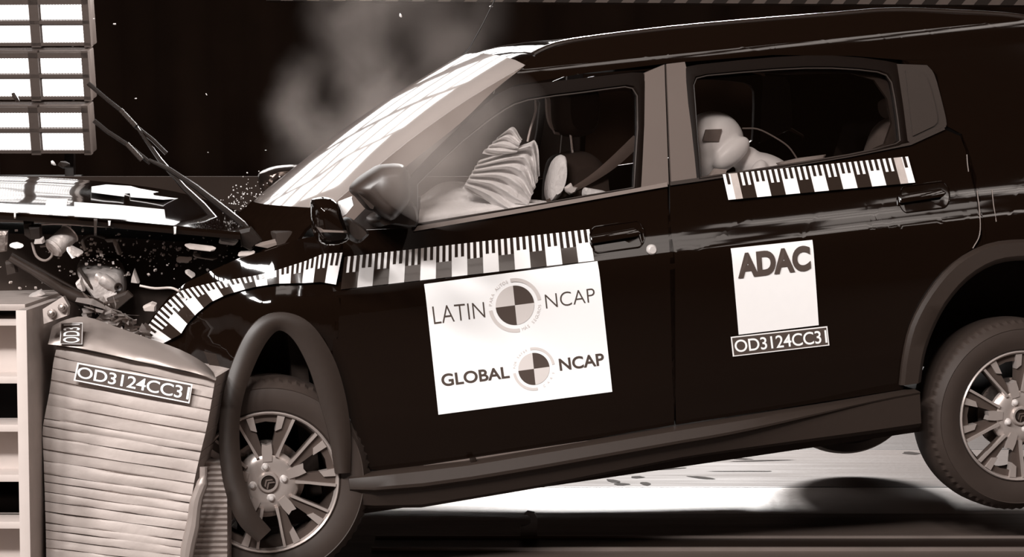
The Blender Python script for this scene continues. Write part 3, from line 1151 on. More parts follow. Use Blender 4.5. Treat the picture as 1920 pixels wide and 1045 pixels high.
# clips hanging from the lip
for (x, y0, y1, wd, mt) in ((28, 386, 410, 5, 'shard'), (179, 410, 442, 7, 'plastic'), (205, 414, 424, 5, 'shard'), (328, 425, 440, 5, 'shard')):
    puff('hood_clip', [(x - wd / 2, y0), (x + wd / 2, y0), (x + wd / 3, y1), (x - wd / 3, y1)], 0.08, 0.11, mt, hood, 0.3, 4)


# points for the painted glare on the hood: follow its surface
def on_hood(x, y):
    best = None
    for w in np.linspace(0.12, 1.6, 80):
        p = onw(x, y, w)
        best = p
        # surface height at (u, w)
        i = min(range(len(rows)), key=lambda i_: abs(rows[i_][9][0] - p[0]))
        s = (w - 0.12) / 1.5
        k = min(18, max(0, int(round(s * 18))))
        if p[2] < rows[i][k][2] + 0.004:
            return np.array((p[0], w, rows[i][k][2] + 0.006))
    return best


# ---- upright sheet on the hood's near edge
puff('hood_sticker_and_glare', [(139, 379), (225, 385), (308, 393), (311, 416), (250, 413), (140, 406)], 0.095, 0.105, 'white', hood, 0.0, 3, smooth=False)
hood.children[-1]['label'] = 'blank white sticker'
puff('hood_sticker_and_glare', [(88, 372), (127, 373), (122, 402), (82, 399)], 0.095, 0.105, 'inklight', hood, 0.0, 3, smooth=False)
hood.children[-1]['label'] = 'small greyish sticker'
hw = []  # white patch laid on the hood top as a painted lamp reflection
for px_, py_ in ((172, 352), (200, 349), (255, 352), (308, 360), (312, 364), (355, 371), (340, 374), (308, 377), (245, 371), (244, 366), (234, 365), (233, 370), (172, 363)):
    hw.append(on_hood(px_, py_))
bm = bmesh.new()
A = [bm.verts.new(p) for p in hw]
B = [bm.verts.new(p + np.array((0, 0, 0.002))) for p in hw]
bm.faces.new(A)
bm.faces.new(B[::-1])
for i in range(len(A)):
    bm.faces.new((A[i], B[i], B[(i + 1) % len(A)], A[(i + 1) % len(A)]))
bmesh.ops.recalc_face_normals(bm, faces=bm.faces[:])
from_bm('hood_sticker_and_glare', bm, 'white', hood, False)['label'] = 'white lamp glare on the hood, painted as a flat patch'

# ---- engine bay
eng = empty('engine_bay', (0, 0, 0), car)
puff('engine_block', [(-60, 420), (150, 425), (450, 446), (560, 452), (640, 445), (640, 600), (560, 640), (430, 720), (330, 660), (260, 620), (150, 548), (60, 540), (-60, 538)], 0.45, 1.35, 'darkin', eng, 0.05, 4)
puff('bay_liner', [(440, 600), (640, 560), (650, 800), (640, 880), (450, 880), (440, 700)], 0.28, 0.8, 'darkin', eng, 0.05, 4)
# bent canister
c0, c1 = Vector(onw(98, 468, 0.18)), Vector(onw(133, 436, 0.22))
bm = bmesh.new()
add_tube(bm, [c0, c0 + (c1 - c0) * 0.08, c0 + (c1 - c0) * 0.12, c0 + (c1 - c0) * 0.9, c0 + (c1 - c0) * 0.94, c1], [0.028, 0.036, 0.033, 0.033, 0.036, 0.022], 20)
bmesh.ops.recalc_face_normals(bm, faces=bm.faces[:])
from_bm('canister', bm, 'alu', eng)
# gearbox casing
puff('gearbox_casing', crc([(145, 500), (168, 494), (210, 495), (231, 504), (238, 536), (225, 548), (210, 569), (200, 568), (179, 555), (166, 534), (151, 515)], 3), 0.22, 0.50, 'alu', eng, 0.45, 10, drift=(0.01, 0.03))
tube('gearbox_tube', cr([onw(182, 517, 0.235), onw(196, 526, 0.222), onw(217, 542, 0.23)], 4), [0.014] * 3 + [0.021] * 4 + [0.017] * 2, 'alu', eng, 14)
tube('casing_rib', [onw(148, 503, 0.24), onw(168, 534, 0.222), onw(182, 556, 0.23)], 0.006, 'plastic', eng)
c = onw(222, 539, 0.20)
bm = bmesh.new()
add_lathe(bm, [(0.006, -0.004), (0.012, -0.006), (0.014, 0.0), (0.014, 0.02)], 16)
o = from_bm('drain_bolt', bm, 'black', eng)
o.location = c
tube('strut_bar', cr([onw(18, 484, 0.10), onw(80, 520, 0.10), onw(130, 552, 0.11), onw(200, 580, 0.12), onw(250, 610, 0.15)], 3), [0.011] * 3 + [0.014] * 3 + [0.020] * 3 + [0.014] * 3 + [0.012], 'plastic', eng, 12)
tube('strut_bar', [onw(22, 476, 0.13), onw(90, 515, 0.13), onw(150, 548, 0.13)], 0.007, 'black', eng)
tube('hose', cr([onw(60, 455, 0.2), onw(68, 480, 0.19), onw(85, 489, 0.18), onw(98, 478, 0.19), onw(90, 462, 0.2), onw(76, 462, 0.21)], 4), 0.0045, 'cable', eng)
tube('hose', cr([onw(160, 470, 0.2), onw(155, 450, 0.2), onw(172, 440, 0.2), onw(200, 446, 0.22), onw(224, 448, 0.22)], 4), 0.006, 'plastic', eng)
tube('hose', cr([onw(262, 536, 0.1), onw(290, 541, 0.09), onw(320, 540, 0.09), onw(336, 546, 0.06)], 4), 0.004, 'tape', eng)
tube('wire', cr([onw(65, 422, 0.16), onw(110, 420, 0.14), onw(175, 424, 0.14), onw(240, 426, 0.16)], 4), 0.003, 'tape', eng)
rnd = random.Random(3)
frs = [((66, 448), (82, 446), (84, 454), (64, 455), 'alu'), ((18, 459), (30, 457), (44, 462), (30, 463), 'shard'), ((54, 424), (78, 420), (80, 448), (58, 448), 'black'),
       ((-10, 432), (16, 432), (14, 470), (-10, 474), 'steel'), ((44, 412), (64, 410), (60, 450), (46, 440), 'black'), ((132, 462), (156, 474), (150, 480), (128, 474), 'alu'),
       ((125, 465), (128, 464), (142, 482), (138, 484), 'shard'), ((196, 448), (228, 444), (226, 450), (200, 452), 'plastic'), ((212, 450), (220, 458), (228, 478), (222, 476), 'plastic'),
       ((346, 459), (405, 466), (403, 469), (350, 463), 'tape'), ((412, 447), (447, 452), (442, 458), (410, 454), 'shard'), ((331, 484), (360, 486), (358, 490), (331, 489), 'plastic'),
       ((362, 476), (408, 484), (406, 486), (362, 479), 'plastic'), ((347, 508), (352, 508), (366, 517), (362, 520), 'alu'), ((447, 475), (478, 473), (478, 475), (446, 478), 'tape'),
       ((247, 520), (252, 504), (262, 530), (246, 528), 'alu'), ((54, 555), (78, 544), (86, 550), (56, 556), 'alu'), ((268, 575), (285, 567), (294, 570), (293, 582), (270, 581), 'tape'),
       ((400, 672), (408, 672), (412, 684), (404, 692), 'shard'), ((142, 530), (152, 520), (160, 545), (150, 545), 'alu'), ((200, 560), (240, 545), (250, 555), (215, 585), 'plastic'),
       ((10, 490), (30, 486), (34, 510), (14, 515), 'plastic'), ((448, 430), (470, 425), (492, 450), (470, 470), (452, 460), 'black'), ((478, 460), (500, 455), (540, 445), (535, 452), (500, 464), 'trim')]
for fr in frs:
    w = 0.12 + 0.06 * rnd.random()
    puff('broken_piece', list(fr[:-1]), w, w + 0.02, fr[-1], eng, 0.3, 4, drift=(0.004, 0.006), smooth=False)
# crumbs of glass and plastic over the engine
bm = bmesh.new()
for k in range(230):
    x = rnd.choice([rnd.gauss(190, 40), rnd.gauss(310, 40), rnd.uniform(150, 480), rnd.uniform(0, 250)])
    y = rnd.gauss(475, 22) if x > 150 else rnd.uniform(420, 600)
    c = onw(x, y, 0.25 + 0.08 * rnd.random())
    r = rnd.choice([0.0015, 0.002, 0.003, 0.005])
    add_box(bm, c, (r * 2, r, r * 1.4), Matrix.Rotation(rnd.random() * 3, 3, (rnd.random(), rnd.random(), 1)))
bmesh.ops.recalc_face_normals(bm, faces=bm.faces[:])
o = from_bm('glass_crumbs', bm, 'tape', eng, False)
o['kind'] = 'stuff'

# torn honey-coloured foam and clutter in front of the fender, lower left of the wheel
puff('inner_wing', [(372, 640), (420, 640), (446, 690), (430, 760), (420, 870), (404, 870), (408, 720), (392, 690)], 0.06, 0.3, 'darkin', eng, 0.2, 5)

# ---- wipers thrown upward
for (blade, arm, w) in (([(165, 156), (200, 186), (228, 208), (258, 240), (286, 262), (312, 288)], [(256, 238), (300, 300), (345, 352), (380, 385), (414, 424)], 0.75),
                        ([(176, 226), (200, 246), (240, 272), (282, 306)], [(279, 300), (318, 318), (366, 350), (420, 392), (455, 420), (486, 460)], 0.45)):
    wp = empty('wiper', (0, 0, 0), car)
    tube('wiper_blade', [onw(x, y, w) for x, y in blade], 0.008, 'black', wp)
    tube('wiper_arm', [onw(x, y, w - 0.01) for x, y in arm], [0.006, 0.009, 0.010, 0.012, 0.012, 0.013][:len(arm)], 'black', wp)
    x, y = blade[2]
    tube('blade_clip', [onw(x - 2, y - 2, w - 0.012), onw(x + 26, y + 28, w - 0.012)], 0.009, 'plastic', wp)

# ---- interior
inn = empty('front_seat', (0, 0, 0), car)


def seat_at(root, dw):
    puff('backrest', crc([(1040, 300), (1060, 286), (1092, 284), (1112, 305), (1118, 350), (1140, 470), (1160, 620), (1080, 640), (1050, 480), (1032, 380)], 3), 0.28 + dw, 0.74 + dw, 'darkin', root, 0.25, 8)
    puff('headrest', crc([(1042, 185), (1052, 168), (1090, 160), (1112, 172), (1112, 232), (1096, 254), (1062, 256), (1046, 235)], 3), 0.37 + dw, 0.65 + dw, 'darkin', root, 0.3, 8)
    for a in (-0.06, 0.06):
        tube('headrest_post', [onw(1070, 246, 0.51 + dw + a), onw(1076, 300, 0.51 + dw + a)], 0.006, 'chrome', root)
    puff('cushion', crc([(860, 600), (880, 560), (1000, 560), (1130, 580), (1150, 620), (1120, 660), (870, 660)], 3), 0.26 + dw, 0.76 + dw, 'seat', root, 0.2, 8)


seat_at(inn, 0.0)
inn2 = empty('front_seat', (0, 0, 0), car)
seat_at(inn2, 0.72)
rb = empty('rear_bench', (0, 0, 0), car)
for k, (dw, x) in enumerate(((0.30, 0), (0.72, 0), (1.12, 0))):
    puff('backrest', crc([(1636, 330), (1645, 260), (1662, 224), (1690, 218), (1702, 240), (1700, 300), (1680, 480), (1640, 560), (1600, 540), (1620, 440)], 3), dw + 0.0, dw + 0.30, 'seat', rb, 0.3, 8)
    puff('headrest', crc([(1662, 192), (1674, 182), (1696, 185), (1704, 200), (1700, 222), (1670, 222)], 3), dw + 0.06, dw + 0.28, 'seat', rb, 0.3, 7)
puff('cushion', crc([(1330, 520), (1360, 490), (1500, 490), (1580, 520), (1570, 590), (1340, 590)], 3), 0.26, 1.48, 'seat', rb, 0.1, 6)

dash = empty('dashboard', (0, 0, 0), car)
puff('dash_top', crc([(600, 440), (660, 430), (760, 425), (800, 440), (790, 520), (760, 560), (640, 560)], 3), 0.16, 1.60, 'plastic', dash, 0.1, 6)
# floor pan, firewall and inner side linings
pan = []
for x in np.linspace(-0.1, 3.3, 10):
    pan.append([(x, 0.10, 0.22), (x, 0.5, 0.24), (x, 1.25, 0.24), (x, 1.65, 0.22)])
grid_obj('floor_pan', pan, 'darkin', car, 0.06)
box('firewall', (0.16, WID / 2, 0.68), (0.06, WID - 0.3, 0.9), 'darkin', car, None, 0.01)
box('tailgate', (3.42, WID / 2, 0.85), (0.08, WID - 0.36, 1.1), 'paint', car, None, 0.03)
tb = [(3.12, 1.66), (3.28, 1.50), (3.40, 1.36)]
box('rear_bumper', (3.50, WID / 2, 0.45), (0.20, WID - 0.1, 0.4), 'plastic', car, None, 0.05)

# airbag bundles behind the front window
ab_ = empty('airbag', (0, 0, 0), car)
ab_['label'] = 'deployed crumpled pale cloth airbag'


def folds(name, nearp, farp, n, amp, wv, m, parent, w0, w1, ph=0.0):
    """rumpled cloth sheet between two pixel curves"""
    A, B = cr(nearp, 6), cr(farp, 6)
    rows_ = []
    for i in range(len(A)):
        r_ = []
        for k in range(n + 1):
            s = k / n
            x, y = A[i][0] * (1 - s) + B[i][0] * s, A[i][1] * (1 - s) + B[i][1] * s
            t = i / (len(A) - 1)
            wob = amp * sin(wv * s * 2 * pi + ph + 2.0 * t) + amp * 0.5 * mnoise.noise(Vector((x * 0.03, y * 0.03, ph)))
            r_.append(tuple(onw(x, y, w0 + (w1 - w0) * s + wob)))
        rows_.append(r_)
    return grid_obj(name, rows_, m, parent, 0.004, ang=80)


folds('driver_cushion', [(783, 430), (850, 424), (940, 408), (1010, 392), (1060, 384)], [(790, 370), (830, 344), (880, 345), (935, 370), (1000, 376)], 26, 0.02, 2.2, 'airbag', ab_, 0.15, 0.34)
folds('curtain_cushion', [(868, 352), (905, 372), (950, 400), (985, 400)], [(900, 300), (985, 270), (1005, 268), (1010, 330)], 70, 0.026, 6.0, 'airbag', ab_, 0.18, 0.23, 0.7)
folds('curtain_cushion', [(905, 286), (930, 290), (968, 287)], [(938, 256), (962, 238), (978, 262)], 40, 0.016, 4.0, 'airbag', ab_, 0.19, 0.22, 0.2)
puff('pale_pillow', crc([(1026, 345), (1040, 300), (1056, 292), (1058, 330), (1046, 368), (1028, 378)], 3), 0.25, 0.4, 'airbag', ab_, 0.4, 7)
puff('pale_pillow', crc([(1090, 352), (1100, 352), (1136, 360), (1100, 368), (1088, 368)], 3), 0.25, 0.35, 'airbag', ab_, 0.4, 6)
# pale inner pillar lining of the far side and belt
puff('pillar_lining', cr([(1022, 182), (1024, 215), (1032, 240), (1050, 254)], 4) + cr([(1040, 252), (1032, 225), (1030, 182)], 4), 0.5, 0.53, 'headliner', car, 0.2, 4)
tube('airbag_tether', cr([onw(1004, 186, 0.3), onw(1004, 210, 0.29), onw(995, 240, 0.28), onw(989, 266, 0.27)], 4), 0.004, 'tape', ab_)
sb = empty('seat_belt', (0, 0, 0), car)
ribbon('belt_strap', [(1196, 262, 0.2, 11), (1150, 305, 0.24, 10), (1110, 335, 0.26, 7), (1070, 358, 0.28, 5), (1010, 388, 0.3, 5)], 'belt', sb, 0.004, 0.002)
puff('belt_knot', [(1057, 352), (1070, 343), (1074, 350), (1083, 352), (1078, 362), (1068, 366), (1060, 360)], 0.24, 0.27, 'shard', sb, 0.4, 5)

# far side of the body, mirrored
for o in list(FAR):
    c = o.copy()
    me = o.data.copy()
    for v in me.vertices:
        v.co.y = WID - v.co.y
    me.flip_normals()
    c.data = me
    COL.objects.link(c)
    par = o.parent
    c.parent = None
    FAR_PARENT = {'front_door': 'far_front', 'rear_door': 'far_rear'}
    if par is car:
        c.parent = car
    else:
        key = par.name.split('.')[0]
        hold = bpy.data.objects.get(key + '.001')
        if hold is None or hold.parent is not car:
            hold = empty(key, (0, 0, 0), car)
        c.parent = hold
c = FARSILL.copy()
me = FARSILL.data.copy()
for v in me.vertices:
    v.co.y = WID - v.co.y
me.flip_normals()
c.data = me
COL.objects.link(c)
s2 = empty('sill_cladding', (0, 0, 0), car)
c.parent = s2
# lining that makes the far pillars and window edges readable from inside
ring_panel('window_surround', [(1290, 345), (1272, 128), (1500, 108), (1700, 120), (1725, 270), (1500, 325)], [(1312, 330), (1300, 150), (1480, 140), (1640, 150), (1660, 270), (1480, 310)],
           'darkin', car, 0.03, 0.02, n=3)


# ---- stickers on the near side
def quad_map(q, off):
    L = [on(x, y, off) for x, y in q]  # TL TR BR BL

    def f(s, t):
        p = (L[3] * (1 - s) * (1 - t) + L[2] * s * (1 - t) + L[0] * (1 - s) * t + L[1] * s * t)
        return np.array((p[0], side(p[0], p[2]) + off, p[2]))
    return f


def sheet(name, q, m, parent, off=-0.002, n=14):
    f = quad_map(q, off)
    rows_ = []
    for i in range(n + 1):
        r_ = []
        for k in range(n + 1):
            p = f(i / n, k / n)
            r_.append((p[0], side(p[0], p[2]) + off, p[2]))
        rows_.append(r_)
    bm = bmesh.new()
    V = [[bm.verts.new(p) for p in r] for r in rows_]
    for i in range(n):
        for k in range(n):
            bm.faces.new((V[i][k], V[i + 1][k], V[i + 1][k + 1], V[i][k + 1]))
    bm.normal_update()
    for fc in bm.faces:
        if fc.normal.y > 0:
            fc.normal_flip()
    ex = bmesh.ops.solidify(bm, geom=bm.faces[:], thickness=-0.0006)
    return from_bm(name, bm, m, parent)


def lettering(name, s, q, m, parent, off=-0.0045, bold=0.0, space=1.0, place=None):
    """text filling the quad q (TL TR BR BL pixels)"""
    V, Fc = text_data(s, bold, space)
    lo, hi = V.min(0), V.max(0)
    f = place or quad_map(q, off)
    pts = []
    for v in V:
        a = (v - lo) / (hi - lo)
        p = f(a[0], a[1])
        pts.append(tuple(p))
    return flat_mesh(name, pts, Fc, m, parent)


def place_w(c, r0, a):
    pass


st1 = sheet('sponsor_sticker', [(795, 533), (1120, 490), (1148, 735), (822, 778)], 'white', car, -0.003)
st1['label'] = 'large white sticker with two test programme logos'
OFF = -0.0048
lettering('lettering', 'LATIN', [(810, 575), (907, 566.5), (910, 595), (814, 608)], 'ink', st1, OFF, -0.012)
lettering('lettering', 'NCAP', [(1021, 552.5), (1114, 540), (1116.5, 566), (1024, 579)], 'ink', st1, OFF, -0.012)
lettering('lettering', 'GLOBAL', [(826, 702), (953, 687), (956, 709), (829, 725.5)], 'ink', st1, OFF, 0.022)
lettering('lettering', 'NCAP', [(1047, 673), (1131, 662), (1134, 685), (1050, 696)], 'ink', st1, OFF, 0.022)


def disc_part(bm, c, r0, r1, a0, a1, roll, off, n=24):
    """ring sector about pixel centre c, radii in metres"""
    C = on(c[0], c[1], off)
    prev = None
    for k in range(n + 1):
        a = radians(a0 + (a1 - a0) * k / n)
        p0 = bm.verts.new((C[0] + r0 * cos(a), C[1], C[2] + r0 * sin(a)))
        p1 = bm.verts.new((C[0] + r1 * cos(a), C[1], C[2] + r1 * sin(a)))
        if prev:
            bm.faces.new((prev[0], p0, p1, prev[1])) if r0 > 1e-5 else bm.faces.new((prev[0], p1, prev[1]))
        prev = (p0, p1)


def emblem(c, rc, ri, ro, parent, t1, t2):
    for nm_, mt, segs in (('logo_disc', 'ink', ((0, rc, 0, 90), (0, rc, 180, 270))), ('logo_disc', 'inkpale', ((0, rc, 90, 180), (0, rc, 270, 360))),
                          ('logo_ring', 'inkpale', ((ri, ro, 5, 95), (ri, ro, 185, 275)))):
        bm = bmesh.new()
        for r0, r1, a0, a1 in segs:
            disc_part(bm, c, max(r0, 1e-6), r1, a0, a1, 0, OFF)
        from_bm(nm_, bm, mt, parent, False)
    C = on(c[0], c[1], OFF)
    for s, a_mid, flip, spread in t1:
        bmV, bmF = [], []
        n = len(s)
        for i, chx in enumerate(s):
            if chx == ' ':
                continue
            V, Fc = text_data(chx, 0.0)
            sc = (ro - ri) * 1.25
            w_ = (V[:, 0].max() + V[:, 0].min()) / 2
            if flip:
                a = radians(a_mid - spread / 2 + spread * (i + 0.5) / n)
                rx, ry = -sin(a), cos(a)
                base = ri + sc * 0.70
                pts = [(C[0] + cos(a) * (base - v[1] * sc) + rx * (v[0] - w_) * sc, C[1], C[2] + sin(a) * (base - v[1] * sc) + ry * (v[0] - w_) * sc) for v in V]
            else:
                a = radians(a_mid + spread / 2 - spread * (i + 0.5) / n)
                rx, ry = sin(a), -cos(a)
                base = ri
                pts = [(C[0] + cos(a) * (base + v[1] * sc) + rx * (v[0] - w_) * sc, C[1], C[2] + sin(a) * (base + v[1] * sc) + ry * (v[0] - w_) * sc) for v in V]
            o_ = len(bmV)
            bmV += pts
            bmF += [tuple(j + o_ for j in f_) for f_ in Fc]
        flat_mesh('lettering', bmV, bmF, 'inkpale', parent)


emblem((965.5, 572.7), 0.066, 0.079, 0.091, st1, [('PARA AUTOS', 138, False, 76), ('MÁS SEGUROS', 318, True, 76)], 0)
emblem((1001, 692), 0.054, 0.064, 0.073, st1, [('FOR SAFER', 138, False, 70), ('CARS', 318, True, 60)], 0)

st2 = sheet('club_sticker', [(1370, 466), (1523, 450), (1535, 610), (1385, 628)], 'offwhite', car, -0.003)
st2['label'] = 'square white sticker with heavy capital lettering'
lettering('lettering', 'ADAC', [(1380, 476), (1518, 459.5), (1521, 507), (1384, 523)], 'ink', st2, -0.007, 0.05, 0.98)

st3 = sheet('code_label', [(1370, 632), (1551, 612), (1555, 648), (1374, 669)], 'offwhite', car, -0.004)
sheet('label_field', [(1372.5, 634), (1549, 614.5), (1552.5, 646), (1376.5, 666.5)], 'ink', st3, -0.0052)
lettering('lettering', 'OD3124CC31', [(1376, 638.5), (1549, 619), (1551.5, 643), (1379, 661.5)], 'white', st3, -0.0066, 0.008, 0.95)


def ruler(name, top, bot, nblk, start_white, parent, f=side, off=-0.003, tapes=(), nsub=8):
    """calibration tape: top / bottom pixel curves, left to right"""
    def curve(pts):
        P_ = np.array(pts, float)
        d = np.concatenate([[0], np.cumsum(np.hypot(*np.diff(P_, axis=0).T))])
        return lambda t: np.array([np.interp(t * d[-1], d, P_[:, 0]), np.interp(t * d[-1], d, P_[:, 1])])
    ct, cb = curve(top), curve(bot)

    def at_(t, h, o):
        p = ct(t) * h + cb(t) * (1 - h)
        return on(p[0], p[1], o, f)
    n = nblk * 5

    def strip(cells, o, nm_, mt, par):
        bm = bmesh.new()
        for (t0, t1, h0, h1) in cells:
            kx = max(1, int(round((t1 - t0) * n)))
            kh = 2
            G = [[bm.verts.new(at_(t0 + (t1 - t0) * i / kx, h0 + (h1 - h0) * j / kh, o)) for j in range(kh + 1)] for i in range(kx + 1)]
            for i in range(kx):
                for j in range(kh):
                    bm.faces.new((G[i][j], G[i + 1][j], G[i + 1][j + 1], G[i][j + 1]))
        bm.normal_update()
        for fc in bm.faces:
            if fc.normal.y > 0:
                fc.normal_flip()
        return from_bm(nm_, bm, mt, par, True)
    base = strip([(0, 1, 0, 1)], off, name, 'offwhite', parent)
    cells = []
    for b in range(nblk):
        wh = (b % 2 == 0) == start_white
        for s in range(5):
            i = b * 5 + s
            t0, t1 = i / n, (i + 1) / n
            if wh and s in (1, 3):
                cells.append((t0, t1, 0.60, 1.0))
            if not wh and s in (0, 2, 4):
                cells.append((t0, t1, 0.5, 1.0))
        if not wh:
            cells.append((b / nblk, (b + 1) / nblk, 0.0, 0.5))
    strip(cells, off - 0.002, 'black_markings', 'rulerdark', base)
    for (a, b) in tapes:
        strip([(a, b, 0.0, 1.0)], off - 0.0035, 'tape_strip', 'tape', base)
    return base


ruler('ruler_tape', [(646, 482), (1105, 430)], [(639, 543), (1114, 489)], 16, False, car)
ruler('ruler_tape', [(1355, 327), (1702.5, 293.5)], [(1365.7, 375), (1716, 342.5)], 13, True, car, tapes=((0.04, 0.078), (0.922, 0.962)), off=-0.012)
ruler('ruler_tape', [(266, 627), (297, 584), (320, 560), (338, 546), (360, 539), (405, 529), (479, 517), (522, 506), (575, 489), (606, 476), (642, 474)],
      [(302, 646), (339, 627), (350, 609), (370, 587), (395, 567), (424, 553), (455, 544), (479, 538), (520, 532), (571, 531), (601, 529), (630, 534)], 17, True, car, f=crumple, off=-0.012)

# ------------------------------------------------------------------ child dummy in the rear
dm = empty('crash_dummy', (0, 0, 0))
tag(dm, 'pale child crash test dummy bent forward behind the rear door window', 'dummy')
carM = Matrix.Translation(Vector(CAR_O)) @ Matrix.Rotation(TH, 4, 'Z') @ Matrix.Rotation(-PH, 4, 'Y')
dm.location = carM @ Vector(onw(1390, 520, 0.5))
dm.rotation_euler = car.rotation_euler
DL = Vector(onw(1390, 520, 0.5))


def ell(bm, c, r, rot=0.0):
    m4 = Matrix.Translation(Vector(c) - DL) @ Matrix.Rotation(-rot, 4, 'Y') @ Matrix.Diagonal((r[0], r[1], r[2], 1))
    bmesh.ops.create_uvsphere(bm, u_segments=28, v_segments=18, radius=1.0, matrix=m4)


bm = bmesh.new()
W0 = 0.42
ell(bm, onw(1335, 268, W0), (0.120, 0.085, 0.115), 0.0)
ell(bm, onw(1322, 296, W0), (0.085, 0.07, 0.085), 0.5)       # face, chin down
ell(bm, onw(1371, 287, W0 - 0.075), (0.082, 0.035, 0.042), radians(32))   # ear pad and jaw
ell(bm, onw(1298, 292, W0), (0.02, 0.02, 0.025), 0.3)        # nose
ell(bm, onw(1400, 300, W0), (0.06, 0.055, 0.05), radians(-30))   # neck
ell(bm, onw(1438, 330, W0), (0.12, 0.15, 0.075), radians(-35))   # shoulders
ell(bm, onw(1475, 400, W0), (0.11, 0.13, 0.17), radians(15))
ell(bm, onw(1480, 460, W0), (0.12, 0.13, 0.11), 0)
for s in (-0.13, 0.13):
    ell(bm, onw(1415, 360, W0 + s), (0.045, 0.04, 0.12), radians(-20))
    ell(bm, onw(1380, 420, W0 + s), (0.11, 0.035, 0.04), radians(-15))
    ell(bm, onw(1330, 445, W0 + s), (0.05, 0.022, 0.035), 0)
    ell(bm, onw(1430, 490, W0 + s * 0.6), (0.16, 0.06, 0.06), 0)
    ell(bm, onw(1350, 530, W0 + s * 0.6), (0.05, 0.045, 0.14), 0)
o = from_bm('dummy_body', bm, 'dummy', dm)
rm = o.modifiers.new('merge', 'REMESH')
rm.mode = 'VOXEL'
rm.voxel_size = 0.007
rm.use_smooth_shade = True
smf = o.modifiers.new('soften', 'SMOOTH')
smf.iterations = 4
mk_ = puff('target_marker', [(1323, 243), (1353, 242), (1347, 266), (1317, 264)], W0 - 0.088, W0 - 0.078, 'marker', dm, 0.0, 3, smooth=False)
for v in mk_.data.vertices:
    v.co -= DL
tb_ = tube('sensor_cable', cr([Vector(onw(1392, 241, W0)) - DL, Vector(onw(1420, 242, W0)) - DL, Vector(onw(1450, 256, W0)) - DL, Vector(onw(1478, 275, W0)) - DL, Vector(onw(1496, 300, W0)) - DL], 4), 0.003, 'cable', dm)
cs = empty('child_seat', tuple(carM @ Vector(onw(1450, 560, 0.5))))
tag(cs, 'dark child seat under the pale dummy on the rear bench', 'child seat')
cs.rotation_euler = car.rotation_euler
CSL = Vector(onw(1450, 560, 0.5))
for nm_, pl, mt in (('seat_shell', [(1500, 330), (1530, 330), (1545, 500), (1540, 560), (1360, 570), (1350, 545), (1480, 530)], 'darkin'), ('checked_pad', [(1326, 331), (1340, 316), (1362, 318), (1358, 330)], 'tape'),
                    ('checked_pad', [(1455, 306), (1500, 296), (1548, 290), (1545, 297), (1500, 306), (1460, 312)], 'tape')):
    q = puff(nm_, pl, 0.2 if mt == 'tape' else 0.28, 0.24 if mt == 'tape' else 0.6, mt, cs, 0.2, 5)
    for v in q.data.vertices:
        v.co -= CSL

# ------------------------------------------------------------------ the barrier
BD = 6.32


def bw(x, y, d=BD):
    return Vector(at(x, y, d))


br = empty('deformable_barrier', (bw(250, 1045).x, bw(250, 1045).y, FLOOR_Z))
tag(br, 'crushed pale aluminium honeycomb barrier block standing in front of the car', 'barrier')
B0 = br.location.copy()
left = cr([(107, 648), (100, 680), (93, 733), (84, 780), (80, 810), (82, 870), (84, 930), (86, 1000), (87, 1060), (88, 1120), (88, 1180)], 4)
right = cr([(404, 708), (398, 745), (388, 800), (376, 850), (364, 905), (354, 970), (344, 1030), (338, 1090), (334, 1150), (332, 1200)], 4)


def arcl(pts):
    P_ = np.array(pts, float)
    d = np.concatenate([[0], np.cumsum(np.hypot(*np.diff(P_, axis=0).T))])
    return lambda t: (float(np.interp(t * d[-1], d, P_[:, 0])), float(np.interp(t * d[-1], d, P_[:, 1])))


fl_, fr_ = arcl(left), arcl(right)
NL, SUB, NX = 27, 7, 30
rb_ = random.Random(5)
edges_ = [0.0]
for i in range(NL):
    edges_.append(edges_[-1] + 0.7 + 0.6 * rb_.random())
edges_ = [e / edges_[-1] for e in edges_]
rows = []
for i in range(NL):
    bulge = 0.0008 + 0.002 * rb_.random()
    for j in range(SUB):
        s = (0, 0.07, 0.2, 0.5, 0.8, 0.93, 1.0)[j]
        t = edges_[i] + (edges_[i + 1] - edges_[i]) * s
        row = []
        for k in range(NX + 1):
            q = k / NX
            tt = min(1.0, max(0.0, t + 0.0035 * mnoise.noise(Vector((q * 3.0, i * 1.7, 0)))))
            a, b = fl_(tt), fr_(tt)
            x, y = a[0] * (1 - q) + b[0] * q, a[1] * (1 - q) + b[1] * q
            d = BD - bulge * sin(pi * s) + 0.008 * mnoise.noise(Vector((q * 4, t * 7, 2.0))) + 0.0022 * mnoise.noise(Vector((q * 6, t * 50, 5.0)))
            if j in (0, SUB - 1):
                gap = max(0.0, mnoise.noise(Vector((q * 2.2, i * 3.1, 9.0))) + 0.25)
                d += 0.026 * gap
            row.append(bw(x, y, d) - B0)
        rows.append(row)
bm = bmesh.new()
V = [[bm.verts.new(p) for p in r] for r in rows]
for i in range(len(V) - 1):
    for k in range(NX):
        bm.faces.new((V[i][k], V[i + 1][k], V[i + 1][k + 1], V[i][k + 1]))
# body behind the near face
dep = Vector((0.05, 0.95, 0.0))
ring_ = [V[0][k] for k in range(NX + 1)] + [V[i][NX] for i in range(1, len(V))] + [V[-1][k] for k in range(NX - 1, -1, -1)] + [V[i][0] for i in range(len(V) - 2, 0, -1)]
bk = [bm.verts.new(v.co + dep) for v in ring_]
n = len(ring_)
for i in range(n):
    bm.faces.new((ring_[i], ring_[(i + 1) % n], bk[(i + 1) % n], bk[i]))
bmesh.ops.recalc_face_normals(bm, faces=bm.faces[:])
from_bm('honeycomb_block', bm, 'honey', br, True, 50)
